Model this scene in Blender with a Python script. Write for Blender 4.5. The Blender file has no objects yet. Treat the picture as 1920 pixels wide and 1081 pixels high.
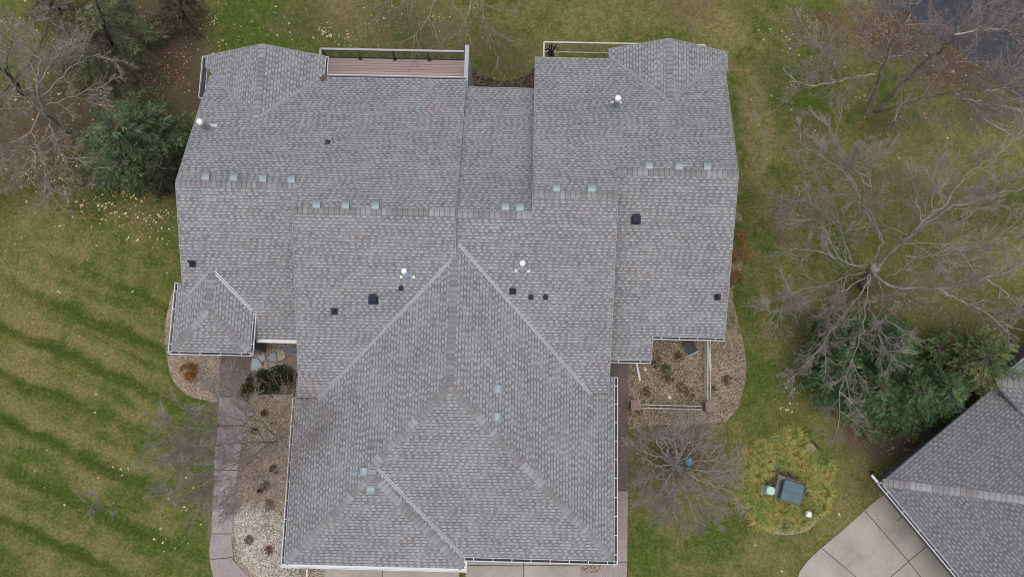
import bpy, bmesh, math, random
from mathutils import Vector, Matrix, noise
random.seed(7)
S = bpy.context.scene
COL = S.collection
R = math.radians

# ------------------------------------------------------------------ camera
FOC = 1600.0
TH, RO, YA, CZ = 0.1836, -0.0083, 0.0228, 40.7
def cam_matrix():
    cz, sz, cx, sx, cy, sy = math.cos(YA), math.sin(YA), math.cos(TH), math.sin(TH), math.cos(RO), math.sin(RO)
    Rz = Matrix(((cz, sz, 0), (-sz, cz, 0), (0, 0, 1)))
    Rx = Matrix(((1, 0, 0), (0, cx, sx), (0, -sx, cx)))
    Ry = Matrix(((cy, 0, sy), (0, 1, 0), (-sy, 0, cy)))
    return Ry @ Rx @ Rz
MC = cam_matrix()
MT = MC.transposed()
CAMP = Vector((0, 0, CZ))
cd = bpy.data.cameras.new('camera')
cam = bpy.data.objects.new('camera', cd)
cam.matrix_world = Matrix.Translation(CAMP) @ MT.to_4x4()
cd.sensor_width = 36
cd.lens = 36 * FOC / 1920
cd.clip_end = 3000
COL.objects.link(cam)
S.camera = cam

# ------------------------------------------------------------------ sky and light
SUN_EL, SUN_ROT = R(80), R(180)
w = bpy.data.worlds.new('World'); S.world = w; w.use_nodes = True
nt = w.node_tree
sky = nt.nodes.new('ShaderNodeTexSky'); sky.sky_type = 'NISHITA'; sky.sun_disc = False
sky.sun_elevation = SUN_EL; sky.sun_rotation = SUN_ROT
sky.dust_density = 6.0; sky.air_density = 1.0; sky.ozone_density = 1.0
bg = nt.nodes['Background']; bg.inputs[1].default_value = 0.13
hs = nt.nodes.new('ShaderNodeHueSaturation'); hs.inputs['Saturation'].default_value = 0.55
nt.links.new(sky.outputs[0], hs.inputs['Color']); nt.links.new(hs.outputs[0], bg.inputs[0])
ld = bpy.data.lights.new('sun', 'SUN'); ld.energy = 0.5; ld.angle = R(60); ld.color = (1.0, 0.96, 0.9)
lo = bpy.data.objects.new('sun', ld); COL.objects.link(lo)
sd = Vector((math.sin(SUN_ROT) * math.cos(SUN_EL), math.cos(SUN_ROT) * math.cos(SUN_EL), math.sin(SUN_EL)))
lo.location = (0, 0, 60)
lo.rotation_euler = sd.to_track_quat('Z', 'Y').to_euler()
S.view_settings.view_transform = 'Standard'; S.view_settings.look = 'None'
S.cycles.filter_width = 1.05
S.view_settings.exposure = 0.0; S.view_settings.gamma = 1.0

# ------------------------------------------------------------------ pixel helpers
def ray(px, py):
    return MT @ Vector(((px - 960) / FOC, (540.5 - py) / FOC, -1.0))
def at(px, py, z):
    d = ray(px, py); return CAMP + d * ((z - CZ) / d.z)
def smooth(a, b, x):
    x = min(1, max(0, (x - a) / (b - a))); return x * x * (3 - 2 * x)
def terrain(x, y):
    return -2.5 * smooth(10, 15, y)
def gnd(px, py, h=0.0):
    z = h
    for _ in range(12):
        p = at(px, py, z); z = z * .4 + .6 * (terrain(p.x, p.y) + h)
    return at(px, py, terrain(p.x, p.y) + h)
def pix(P):
    q = MC @ (Vector(P) - CAMP); return 960 - FOC * q.x / q.z, 540.5 + FOC * q.y / q.z
def inside(poly, x, y):
    c = False; n = len(poly)
    for i in range(n):
        x1, y1 = poly[i][:2]; x2, y2 = poly[i - 1][:2]
        if (y1 > y) != (y2 > y) and x < (x2 - x1) * (y - y1) / (y2 - y1) + x1: c = not c
    return c

# ------------------------------------------------------------------ material helpers
class NB:
    def __init__(s, name, rough=.9, spec=.2):
        s.m = bpy.data.materials.new(name); s.m.use_nodes = True
        s.t = s.m.node_tree; s.b = s.t.nodes['Principled BSDF']
        s.b.inputs['Roughness'].default_value = rough
        s.b.inputs['Specular IOR Level'].default_value = spec
    def n(s, typ, **k):
        nd = s.t.nodes.new(typ)
        for a, v in k.items(): setattr(nd, a, v)
        return nd
    def l(s, a, b): s.t.links.new(a, b)
    def put(s, nd, i, v):
        if isinstance(v, bpy.types.NodeSocket): s.l(v, nd.inputs[i])
        else: nd.inputs[i].default_value = v
    def math(s, op, a, b=0.0, c=None, clamp=False):
        nd = s.n('ShaderNodeMath', operation=op, use_clamp=clamp); s.put(nd, 0, a); s.put(nd, 1, b)
        if c is not None: s.put(nd, 2, c)
        return nd.outputs[0]
    def mix(s, f, a, b, mode='MIX'):
        nd = s.n('ShaderNodeMix', data_type='RGBA', blend_type=mode)
        s.put(nd, 0, f)
        for i, v in ((6, a), (7, b)):
            if isinstance(v, bpy.types.NodeSocket): s.l(v, nd.inputs[i])
            else: nd.inputs[i].default_value = (*v, 1) if len(v) == 3 else v
        return nd.outputs[2]
    def ramp(s, f, stops, interp='LINEAR'):
        nd = s.n('ShaderNodeValToRGB'); cr = nd.color_ramp; cr.interpolation = interp
        while len(cr.elements) < len(stops): cr.elements.new(.5)
        for e, (p, c) in zip(cr.elements, stops):
            e.position = p; e.color = (*c, 1) if len(c) == 3 else c
        s.l(f, nd.inputs[0]); return nd.outputs[0]
    def coord(s, which='Object'):
        return s.n('ShaderNodeTexCoord').outputs[which]
    def noise(s, v, scale, detail=3, rough=.55, out=0):
        nd = s.n('ShaderNodeTexNoise'); s.l(v, nd.inputs['Vector'])
        nd.inputs['Scale'].default_value = scale; nd.inputs['Detail'].default_value = detail
        nd.inputs['Roughness'].default_value = rough; return nd.outputs[out]
    def vor(s, v, scale, feat='F1'):
        nd = s.n('ShaderNodeTexVoronoi', feature=feat); s.l(v, nd.inputs['Vector'])
        nd.inputs['Scale'].default_value = scale; return nd
    def white(s, x, y=0.0, z=0.0):
        c = s.n('ShaderNodeCombineXYZ'); s.put(c, 0, x); s.put(c, 1, y); s.put(c, 2, z)
        nd = s.n('ShaderNodeTexWhiteNoise', noise_dimensions='3D'); s.l(c.outputs[0], nd.inputs[0]); return nd.outputs[0]
    def bump(s, h, strength=.5, dist=.02):
        nd = s.n('ShaderNodeBump'); s.l(h, nd.inputs['Height'])
        nd.inputs['Strength'].default_value = strength; nd.inputs['Distance'].default_value = dist
        s.l(nd.outputs[0], s.b.inputs['Normal'])
    def col(s, c): s.put(s.b, 'Base Color', (*c, 1) if isinstance(c, tuple) else c); return s.m

def simple(name, c, rough=.7, var=.15, scale=6, metal=0.0, spec=.3, bump=0):
    b = NB(name, rough, spec); v = b.coord()
    f = b.noise(v, scale, 4)
    d = tuple(x * (1 - var) for x in c); e = tuple(min(1, x * (1 + var)) for x in c)
    b.b.inputs['Metallic'].default_value = metal
    if bump: b.bump(f, bump, .01)
    return b.col(b.ramp(f, [(.3, d), (.7, e)]))

def shingle_mat(name, light, mid, dark, cool=0.0):
    b = NB(name, .95, .15); uv = b.n('ShaderNodeUVMap').outputs[0]
    sp = b.n('ShaderNodeSeparateXYZ'); b.l(uv, sp.inputs[0]); u, v = sp.outputs[0], sp.outputs[1]
    big = b.noise(b.coord(), .35, 3); fine = b.noise(b.coord(), 14, 2); wob = b.noise(b.coord(), .9, 2)
    v = b.math('ADD', v, b.math('MULTIPLY', b.math('SUBTRACT', wob, .5), .012))
    r = b.math('DIVIDE', v, .143); row = b.math('FLOOR', r); fv = b.math('FRACT', r)
    off = b.white(row, 7.3)
    uu = b.math('ADD', b.math('DIVIDE', u, .28), b.math('MULTIPLY', off, 17.0))
    cell = b.math('FLOOR', uu); fu = b.math('FRACT', uu)
    w1 = b.white(cell, row, 1.0); w2 = b.white(cell, row, 2.0); w3 = b.white(cell, row, 3.0)
    # laminated tabs: a lighter raised tab over part of each cell
    wid = b.math('ADD', .36, b.math('MULTIPLY', w1, .30))
    st = b.math('MULTIPLY', w3, .22)
    en = b.math('ADD', st, wid)
    tooth = b.math('MULTIPLY', b.math('GREATER_THAN', fu, st), b.math('LESS_THAN', fu, en))
    strip = b.white(b.math('FLOOR', b.math('DIVIDE', uu, 2.7)), row, 5.0)
    patch = b.noise(b.coord(), 1.9, 5, .75)
    sel = b.math('ADD', b.math('MULTIPLY', strip, .26), b.math('MULTIPLY', patch, 1.0))
    hi = tuple(min(1, x * 1.15) for x in light)
    mm = tuple((x + y) / 2 for x, y in zip(mid, dark))
    basec = b.ramp(sel, [(.40, dark), (.54, mm), (.68, mid), (.92, light)])
    tc = b.ramp(b.math('ADD', b.math('MULTIPLY', w2, .6), b.math('MULTIPLY', sel, .4)), [(.05, mid), (.42, light), (.9, hi)])
    c = b.mix(tooth, basec, tc)
    tint = b.ramp(b.white(b.math('FLOOR', b.math('DIVIDE', uu, 2.7)), row, 9.0), [(0, (1.04, .985, .985)), (.5, (1, 1, 1)), (1, (.97, 1.01, 1.01))])
    c = b.mix(1.0, c, tint, 'MULTIPLY')
    dash = b.math('MULTIPLY', b.math('LESS_THAN', fv, .24), tooth)  # shadow of the raised tab's lower edge, painted into the colour
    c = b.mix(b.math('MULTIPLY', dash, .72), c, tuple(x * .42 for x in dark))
    thin = b.math('LESS_THAN', fv, .12)  # painted shadow line along the lower edge of every course
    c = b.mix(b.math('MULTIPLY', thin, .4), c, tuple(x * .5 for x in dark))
    cs = b.n('ShaderNodeCombineXYZ'); b.l(b.math('MULTIPLY', u, 2.2), cs.inputs[0]); b.l(b.math('MULTIPLY', v, .22), cs.inputs[1])
    streak = b.noise(cs.outputs[0], 1.0, 4, .6)
    f2 = b.math('ADD', b.math('MULTIPLY', big, .30), b.math('ADD', b.math('MULTIPLY', fine, .14), b.math('ADD', b.math('MULTIPLY', streak, .22), .69)))
    g = b.n('ShaderNodeCombineColor')
    for i in range(3): b.l(f2, g.inputs[i])
    c = b.mix(1.0, c, g.outputs[0], 'MULTIPLY')
    h = b.math('ADD', b.math('SUBTRACT', 1.0, fv), b.math('MULTIPLY', tooth, .8))
    b.bump(h, .55, .012)
    return b.col(c)
def cap_mat():
    b = NB('ridge_cap_shingle', .95, .15); uv = b.n('ShaderNodeUVMap').outputs[0]
    sp = b.n('ShaderNodeSeparateXYZ'); b.l(uv, sp.inputs[0]); u = sp.outputs[0]
    r = b.math('DIVIDE', u, .215); c0 = b.math('FLOOR', r); fr = b.math('FRACT', r)
    w_ = b.white(c0, 3.0); w2 = b.white(b.math('FLOOR', b.math('DIVIDE', c0, 2)), 5.0)
    c = b.ramp(b.math('ADD', b.math('MULTIPLY', w_, .6), b.math('MULTIPLY', w2, .4)), [(.2, (.245, .237, .243)), (.5, (.28, .276, .284)), (.72, (.32, .325, .335)), (.98, (.375, .388, .40))])
    ln = b.math('LESS_THAN', fr, .14)
    c = b.mix(b.math('MULTIPLY', ln, .6), c, (.1, .1, .11))
    f = b.noise(b.coord(), 25, 3); g = b.ramp(f, [(.2, (.85, .85, .85)), (.8, (1.1, 1.1, 1.1))])
    return b.col(b.mix(1.0, c, g, 'MULTIPLY'))
def attr_mat(name, rough=.85, nscale=8, lo_=.75, hi=1.2, trans=0.0):
    b = NB(name, rough, .15); a = b.n('ShaderNodeAttribute', attribute_name='tint').outputs[0]
    f = b.noise(b.coord(), nscale, 3)
    g = b.ramp(f, [(.3, (lo_,) * 3), (.7, (hi,) * 3)])
    return b.col(b.mix(1.0, a, g, 'MULTIPLY'))

def ground_mat():
    b = NB('lawn_grass', 1.0, .05)
    pos = b.coord(); at_ = b.n('ShaderNodeAttribute', attribute_name='zone').outputs[0]
    sp = b.n('ShaderNodeSeparateColor'); b.l(at_, sp.inputs[0]); dry, dirt, stripe = sp.outputs[0], sp.outputs[1], sp.outputs[2]
    n1 = b.noise(pos, .35, 4, .6); n2 = b.noise(pos, 1.6, 5, .65); n3 = b.noise(pos, 7, 5, .85); n4 = b.noise(pos, 30, 3, .8)
    green = b.ramp(n3, [(.28, (.028, .050, .011)), (.5, (.088, .126, .026)), (.72, (.19, .23, .062))])
    olive = b.ramp(n3, [(.28, (.070, .062, .022)), (.5, (.212, .192, .072)), (.74, (.37, .34, .16))])
    # lateral stretch : mowing stripes
    xyz = b.n('ShaderNodeSeparateXYZ'); b.l(pos, xyz.inputs[0])
    s = b.math('ADD', b.math('MULTIPLY', xyz.outputs[0], .36), b.math('MULTIPLY', xyz.outputs[1], .93))
    s = b.math('ADD', s, b.math('MULTIPLY', b.math('SUBTRACT', n1, .5), .9))
    w1 = b.math('SINE', b.math('MULTIPLY', s, 3.2)); w2 = b.math('SINE', b.math('MULTIPLY', s, 6.3))
    tl = b.math('ADD', b.math('MULTIPLY', xyz.outputs[0], .93), b.math('MULTIPLY', xyz.outputs[1], -.36))
    ca_ = b.n('ShaderNodeCombineXYZ'); b.l(b.math('MULTIPLY', s, 1.5), ca_.inputs[0]); b.l(b.math('MULTIPLY', tl, .16), ca_.inputs[1])
    an = b.math('MULTIPLY', b.math('SUBTRACT', b.noise(ca_.outputs[0], 1.0, 4, .6), .5), 3.4)
    st = b.math('ADD', b.math('ADD', b.math('MULTIPLY', w1, .5), b.math('MULTIPLY', w2, .22)), an)
    st = b.math('MULTIPLY', st, stripe)
    fct = b.math('ADD', b.math('ADD', b.math('MULTIPLY', b.math('SUBTRACT', n2, .5), 2.6), b.math('MULTIPLY', b.math('SUBTRACT', n1, .5), 3.0)), dry)
    fct = b.math('ADD', fct, b.math('MULTIPLY', st, .62), clamp=True)
    c = b.mix(fct, green, olive)
    dk = b.math('SUBTRACT', 1.0, b.math('MULTIPLY', b.math('MAXIMUM', b.math('MULTIPLY', st, -1.0), 0.0), .28))
    g = b.n('ShaderNodeCombineColor')
    for i in range(3): b.l(dk, g.inputs[i])
    c = b.mix(1.0, c, g.outputs[0], 'MULTIPLY')
    straw = b.math('MULTIPLY', b.math('GREATER_THAN', n4, .62), .28)
    c = b.mix(straw, c, (.30, .27, .16))
    sf = b.math('MULTIPLY', b.math('SUBTRACT', dry, .8), 1.6, clamp=True); sf = b.math('MULTIPLY', sf, b.math('MULTIPLY', b.math('SUBTRACT', n2, .47), 7.0, clamp=True), clamp=True)
    c = b.mix(b.math('MULTIPLY', sf, .7), c, b.ramp(n3, [(.3, (.12, .105, .06)), (.7, (.42, .38, .25))]))
    litter = b.ramp(b.noise(pos, 16, 4, .8), [(.3, (.035, .028, .024)), (.48, (.095, .070, .058)), (.62, (.18, .132, .10)), (.8, (.32, .25, .19))])
    df = b.math('ADD', b.math('MULTIPLY', dirt, 1.5), b.math('SUBTRACT', b.math('MULTIPLY', n2, 1.4), .95), clamp=True)
    df = b.math('MULTIPLY', df, b.math('GREATER_THAN', dirt, .02))
    c = b.mix(df, c, litter)
    b.bump(b.math('ADD', n3, n4), .7, .05)
    return b.col(c)

def gravel_mat(name, stops, scale=17, leaf=.3):
    b = NB(name, .95, .1); pos = b.coord(); v = b.vor(pos, scale); v2 = b.vor(pos, scale * .45)
    sp = b.n('ShaderNodeSeparateColor'); b.l(v.outputs['Color'], sp.inputs[0])
    n = b.noise(pos, .6, 5, .6); n2 = b.noise(pos, 5, 4, .7)
    f = b.math('ADD', b.math('MULTIPLY', sp.outputs[0], .55), b.math('MULTIPLY', n, .55))
    c = b.ramp(f, stops)
    e = b.math('MULTIPLY', b.math('GREATER_THAN', v.outputs['Distance'], .52), .45)
    c = b.mix(e, c, (.035, .03, .026))
    lf = b.math('MULTIPLY', b.math('GREATER_THAN', n2, .60), leaf)
    c = b.mix(lf, c, (.085, .055, .032))
    b.bump(b.math('SUBTRACT', 1.0, v.outputs['Distance']), .9, .05)
    return b.col(c)
def concrete_mat(name, c, agg=.25, stain=.2):
    b = NB(name, .9, .2); pos = b.coord(); v = b.vor(pos, 38)
    sp = b.n('ShaderNodeSeparateColor'); b.l(v.outputs['Color'], sp.inputs[0])
    n = b.noise(pos, .7, 5, .6); n2 = b.noise(pos, 7, 5, .7)
    f = b.math('ADD', b.math('MULTIPLY', b.math('SUBTRACT', sp.outputs[0], .5), agg),
               b.math('ADD', b.math('MULTIPLY', b.math('SUBTRACT', n, .5), stain * 2), b.math('MULTIPLY', b.math('SUBTRACT', n2, .5), stain)))
    g = b.n('ShaderNodeCombineColor'); ff = b.math('ADD', 1.0, f)
    for i in range(3): b.l(ff, g.inputs[i])
    return b.col(b.mix(1.0, c, g.outputs[0], 'MULTIPLY'))
def deck_mat():
    b = NB('deck_boards', .75, .2); uv = b.coord(); sp = b.n('ShaderNodeSeparateXYZ'); b.l(uv, sp.inputs[0])
    r = b.math('DIVIDE', sp.outputs[1], .142); row = b.math('FLOOR', r); fr = b.math('FRACT', r)
    wn = b.white(row, 1.0); mp = b.n('ShaderNodeMapping'); b.l(uv, mp.inputs[0]); mp.inputs['Scale'].default_value = (.6, 9, 1)
    n = b.noise(mp.outputs[0], 3, 4)
    c = b.ramp(b.math('ADD', b.math('MULTIPLY', wn, .4), b.math('MULTIPLY', n, .6)), [(.2, (.34, .26, .245)), (.8, (.52, .42, .40))])
    return b.col(b.mix(b.math('MULTIPLY', b.math('LESS_THAN', fr, .13), .85), c, (.09, .065, .06)))
def bark_mat(name, c, c2, scale=5):
    b = NB(name, .95, .1); pos = b.coord(); n = b.noise(pos, scale, 5, .7); n2 = b.noise(pos, .8, 3)
    f = b.math('ADD', b.math('MULTIPLY', n, .7), b.math('MULTIPLY', n2, .3))
    b.bump(n, .5, .02)
    return b.col(b.ramp(f, [(.35, c), (.62, c2)]))
def water_mat():
    b = NB('pond_water', .12, .5); pos = b.coord(); n = b.noise(pos, 2.5, 5, .7); n2 = b.noise(pos, 11, 3)
    c = b.ramp(n, [(.35, (.022, .026, .036)), (.55, (.045, .048, .060)), (.75, (.085, .080, .085))])
    c = b.mix(b.math('MULTIPLY', b.math('GREATER_THAN', n2, .64), .35), c, (.15, .13, .13))
    b.bump(n, .12, .05); b.b.inputs['Roughness'].default_value = .35
    return b.col(c)

M = {}
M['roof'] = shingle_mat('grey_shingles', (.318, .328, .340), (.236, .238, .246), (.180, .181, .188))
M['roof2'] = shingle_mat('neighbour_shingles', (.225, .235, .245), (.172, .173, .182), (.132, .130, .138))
M['cap'] = cap_mat()
M['valley'] = simple('valley_metal', (.43, .45, .52), .4, .08, 3, .5)
M['white'] = simple('white_paint', (.70, .71, .73), .45, .06, 4)
M['cream'] = simple('cream_rail', (.62, .60, .54), .5, .1, 4)
M['trim'] = simple('drip_edge', (.36, .36, .36), .5, .1, 3)
M['gutter_in'] = simple('dark_gutter_bottom', (.045, .045, .055), .6, .5, 3)  # near-black base colour for the gutter floors
M['siding'] = simple('wall_siding', (.16, .155, .155), .8, .1, 3)
M['privacy'] = simple('grey_painted_panel', (.42, .44, .48), .6, .06, 3)
M['vent'] = simple('blue_grey_vent_metal', (.32, .375, .41), .5, .1, 5, .2)
M['black'] = simple('dark_plastic', (.026, .030, .050), .5, .2, 5)
M['galv'] = simple('galvanised_metal', (.30, .32, .34), .45, .25, 9, .4)
M['bright'] = simple('white_cap', (.85, .86, .86), .4, .03, 5)
M['blueflash'] = simple('stained_flashing', (.30, .34, .42), .6, .2, 8)
M['deck'] = deck_mat()
M['patio'] = concrete_mat('patio_slab', (.30, .27, .25), .2, .5)
M['ground'] = ground_mat()
M['gravel_w'] = gravel_mat('pale_river_gravel', [(.15, (.17, .125, .092)), (.4, (.34, .262, .195)), (.6, (.54, .44, .345)), (.85, (.76, .67, .55))], 25)
M['gravel_r'] = gravel_mat('mixed_brown_gravel', [(.15, (.10, .082, .062)), (.4, (.22, .18, .135)), (.6, (.46, .372, .255)), (.85, (.70, .60, .44))], 25, .45)
M['mulch'] = gravel_mat('dark_leaf_mulch', [(.15, (.03, .024, .018)), (.45, (.08, .062, .046)), (.7, (.16, .13, .10)), (.9, (.26, .22, .18))], 12, .4)
M['walk'] = concrete_mat('aggregate_walk', (.35, .30, .30), .5, .25)
M['gravel_p'] = gravel_mat('white_marble_chips', [(.15, (.24, .20, .16)), (.4, (.46, .41, .35)), (.6, (.66, .61, .54)), (.85, (.84, .80, .74))], 19, .2)
M['walk_d'] = concrete_mat('dark_aggregate_walk', (.17, .145, .135), .6, .35)
M['drive'] = concrete_mat('pale_driveway_concrete', (.40, .365, .33), .06, .42)
M['joint'] = simple('dark_joint', (.06, .055, .055), .9, .2, 5)
M['brick'] = concrete_mat('pier_brick', (.30, .22, .20), .5, .5)
M['water'] = water_mat()
M['plant'] = attr_mat('plant_leaves', .8, 9)
M['conifer'] = attr_mat('conifer_needles', .85, 1.3, .7, 1.3)
M['leaf'] = attr_mat('fallen_leaf', .8, 30, .9, 1.1)
M['bark'] = bark_mat('dark_bark', (.045, .036, .033), (.15, .125, .115))
M['bark_g'] = bark_mat('grey_lichen_bark', (.17, .158, .148), (.42, .395, .37), 4)
M['bark_b'] = bark_mat('tan_branch_bark', (.17, .14, .105), (.36, .31, .245), 4)
M['bark_r'] = bark_mat('reddish_bark', (.15, .12, .11), (.44, .37, .34), 4)
M['bark_s'] = bark_mat('silver_grey_bark', (.20, .185, .18), (.48, .46, .45), 4)
M['bark_w'] = bark_mat('whitish_bark', (.30, .27, .25), (.62, .58, .55), 4)
M['twig'] = bark_mat('grey_brown_twigs', (.185, .155, .14), (.36, .315, .285), 2)
M['twig_y'] = bark_mat('straw_twigs', (.15, .12, .085), (.29, .245, .18), 2)
M['twig_p'] = bark_mat('mauve_twigs', (.20, .17, .165), (.36, .305, .295), 2)
M['box_t'] = simple('transformer_paint', (.095, .155, .19), .5, .12, 4)
M['mint'] = simple('mint_green_plastic', (.47, .70, .60), .45, .05, 5)
M['mint_s'] = simple('grey_green_plastic', (.22, .35, .30), .5, .15, 5)
M['stone'] = simple('grey_boulder', (.22, .21, .20), .9, .4, 4, bump=.6)
M['edging'] = simple('black_edging', (.03, .03, .03), .8, .3, 5)
M['blue'] = simple('bright_blue_plastic', (.10, .40, .75), .5, .1, 5)
M['timber'] = simple('weathered_timber', (.28, .26, .24), .85, .3, 8)
M['dark_roof'] = simple('dark_slate_panel', (.085, .085, .10), .6, .2, 6)

# ------------------------------------------------------------------ mesh helpers
class MB:
    def __init__(s): s.v = []; s.f = []; s.c = []; s.uv = None
    def quad(s, pts, c=None):
        i = len(s.v); s.v += [tuple(p) for p in pts]; s.f.append(tuple(range(i, i + len(pts))))
        if c is not None: s.c += [c] * len(pts)
    def box(s, a, b, mat=None, c=None):
        (x0, y0, z0), (x1, y1, z1) = a, b
        P = [Vector(p) for p in ((x0, y0, z0), (x1, y0, z0), (x1, y1, z0), (x0, y1, z0), (x0, y0, z1), (x1, y0, z1), (x1, y1, z1), (x0, y1, z1))]
        if mat: P = [mat @ p for p in P]
        i = len(s.v); s.v += [tuple(p) for p in P]
        if c is not None: s.c += [c] * 8
        for f in ((3, 2, 1, 0), (4, 5, 6, 7), (0, 1, 5, 4), (1, 2, 6, 5), (2, 3, 7, 6), (3, 0, 4, 7)): s.f.append(tuple(i + k for k in f))
    def bar(s, p, q, w, h, up=Vector((0, 0, 1))):
        p, q = Vector(p), Vector(q); d = (q - p).normalized(); a = d.cross(up).normalized(); b = a.cross(d)
        i = len(s.v)
        for e in (p, q):
            for u_, v_ in ((-1, -1), (1, -1), (1, 1), (-1, 1)): s.v.append(tuple(e + a * u_ * w / 2 + b * v_ * h / 2))
        for f in ((0, 3, 2, 1), (4, 5, 6, 7), (0, 1, 5, 4), (1, 2, 6, 5), (2, 3, 7, 6), (3, 0, 4, 7)): s.f.append(tuple(i + k for k in f))
    def tube(s, pts, rad, n=5, cap=False, c=None):
        pts = [Vector(p) for p in pts]; m = len(pts); i0 = len(s.v); ref = None
        for k in range(m):
            d = (pts[min(k + 1, m - 1)] - pts[max(k - 1, 0)])
            if d.length < 1e-6: d = Vector((0, 0, 1))
            d.normalize()
            a = d.orthogonal() if ref is None else (ref - d * ref.dot(d))
            if a.length < 1e-6: a = d.orthogonal()
            a.normalize(); ref = a; b = d.cross(a)
            for j in range(n):
                t = 2 * math.pi * j / n; s.v.append(tuple(pts[k] + (a * math.cos(t) + b * math.sin(t)) * rad[k]))
        if c is not None: s.c += [c] * (m * n)
        for k in range(m - 1):
            for j in range(n):
                s.f.append((i0 + k * n + j, i0 + k * n + (j + 1) % n, i0 + (k + 1) * n + (j + 1) % n, i0 + (k + 1) * n + j))
        if cap:
            s.f.append(tuple(i0 + j for j in reversed(range(n)))); s.f.append(tuple(i0 + (m - 1) * n + j for j in range(n)))
    def prism(s, top, dz, c=None):
        i = len(s.v); n = len(top)
        s.v += [tuple(p) for p in top] + [(p[0], p[1], p[2] - dz) for p in top]
        if c is not None: s.c += [c] * (2 * n)
        s.f.append(tuple(range(i, i + n))); s.f.append(tuple(i + n + k for k in reversed(range(n))))
        for k in range(n): s.f.append((i + k, i + n + k, i + n + (k + 1) % n, i + (k + 1) % n))
    def build(s, name, mat, parent=None, uvf=None, smooth=False, origin=None):
        me = bpy.data.meshes.new(name)
        vs = s.v
        if origin is not None:
            o_ = Vector(origin); vs = [(a[0] - o_.x, a[1] - o_.y, a[2] - o_.z) for a in s.v]
        me.from_pydata(vs, [], s.f); me.update()
        if s.c and len(s.c) == len(s.v):
            ca = me.attributes.new('tint', 'FLOAT_COLOR', 'POINT')
            flat = []
            for c in s.c: flat += [c[0], c[1], c[2], 1.0]
            ca.data.foreach_set('color', flat)
        if uvf:
            ul = me.uv_layers.new(name='UVMap')
            for p in me.polygons:
                for li in p.loop_indices:
                    ul.data[li].uv = uvf(me.vertices[me.loops[li].vertex_index].co, p)
        if smooth:
            for p in me.polygons: p.use_smooth = True
        me.materials.append(mat)
        ob = bpy.data.objects.new(name, me); COL.objects.link(ob)
        if origin is not None: ob.location = origin
        if parent: ob.parent = parent
        return ob
def tag(o, label=None, cat=None, group=None, kind=None):
    if label: o['label'] = label
    if cat: o['category'] = cat
    if group: o['group'] = group
    if kind: o['kind'] = kind
    return o
def empty(name, loc=(0, 0, 0), rz=0):
    o = bpy.data.objects.new(name, None); o.empty_display_size = .2; COL.objects.link(o); o.location = loc; o.rotation_euler = (0, 0, rz); return o
def put_under(ob, root):
    ob.parent = root; ob.matrix_parent_inverse = Matrix.Translation(root.location).inverted(); return ob
def copy_tree(o, parent=None):
    c = o.copy(); COL.objects.link(c)
    if parent: c.parent = parent
    for ch in o.children: copy_tree(ch, c)
    return c

# ------------------------------------------------------------------ ground sheet
ZB = [(1520, 250, 50, 50, .3, .45), (1650, 330, 70, 40, .3, .42), (1850, 400, 60, 70, .2, .45), (1480, 420, 40, 60, .3, .35), (1800, 520, 70, 40, .3, .5), (1500, 620, 40, 60, .2, .45), (20, 330, 60, 60, .3, .4), (1450, 130, 40, 50, .2, .35), (1290, 20, 60, 40, .3, .4), (1660, 240, 40, 30, .0, .5),  # (px, py, rx, ry, dry, dirt)
    (90, 250, 170, 110, .2, .75), (240, 110, 150, 130, 0, .9), (330, 60, 60, 160, -.3, .85), (340, 180, 70, 120, 0, .7), (290, 400, 60, 60, 0, .25),
    (60, 60, 110, 90, .1, .15), (470, 40, 90, 60, -.5, .05), (430, 60, 50, 40, -.4, 0), (620, 40, 130, 50, .2, .38), (760, 60, 110, 60, .3, .42), (930, 95, 90, 60, .3, .40), (1000, 40, 60, 50, -.25, 0),
    (1100, 30, 170, 50, .55, 0), (1330, 40, 60, 40, .35, 0), (1410, 60, 60, 60, -.3, 0), (1500, 110, 70, 60, -.3, 0), (1560, 50, 110, 40, .5, .55), (1700, 60, 110, 60, .4, .9), (1790, 120, 90, 60, .3, .85),
    (1860, 200, 80, 40, .3, .7), (1720, 260, 130, 80, .35, .30), (1540, 200, 70, 60, -.2, 0), (1420, 215, 26, 60, .95, 0), (1425, 290, 26, 50, .9, 0), (1435, 370, 26, 50, .6, 0), (1350, 45, 45, 22, .9, 0), (1390, 70, 25, 20, .8, 0), (1400, 160, 20, 40, .7, 0), (1430, 560, 12, 60, .7, 0), (1450, 260, 50, 50, .1, .1),
    (1410, 480, 30, 100, .0, .15), (1760, 420, 170, 130, .35, .34), (1600, 430, 120, 110, .05, .25), (1500, 500, 60, 80, 0, .05), (1640, 560, 110, 50, .1, .55), (1800, 600, 120, 60, .2, .45), (1600, 700, 130, 80, 0, .75),
    (1440, 720, 60, 60, -.4, 0), (1700, 810, 130, 60, .1, 1.0), (1740, 780, 80, 60, 0, 1.0), (1600, 880, 60, 60, .3, .15), (1570, 960, 80, 60, .5, .05), (1440, 1040, 60, 50, .35, 0), (1300, 1040, 120, 50, -.2, 0), (1270, 850, 95, 60, .5, .62), (1240, 930, 90, 60, .4, .2), (1200, 1040, 30, 60, -.4, 0),
    (1620, 830, 60, 30, .2, .5), (230, 470, 90, 90, .05, .0), (110, 420, 110, 70, .25, .1), (60, 500, 80, 60, .35, 0), (270, 650, 50, 70, -.1, 0), (370, 1000, 40, 80, -.2, 0), (60, 700, 70, 200, .3, 0), (330, 760, 60, 60, .0, 0),
    (940, 130, 70, 22, .0, .45), (1350, 1000, 100, 60, -.1, 0), (225, 950, 40, 30, -.5, 0), (355, 760, 35, 80, -.35, 0),
    (1590, 740, 40, 40, 0, .3), (1500, 800, 60, 40, .15, .2)]
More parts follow.
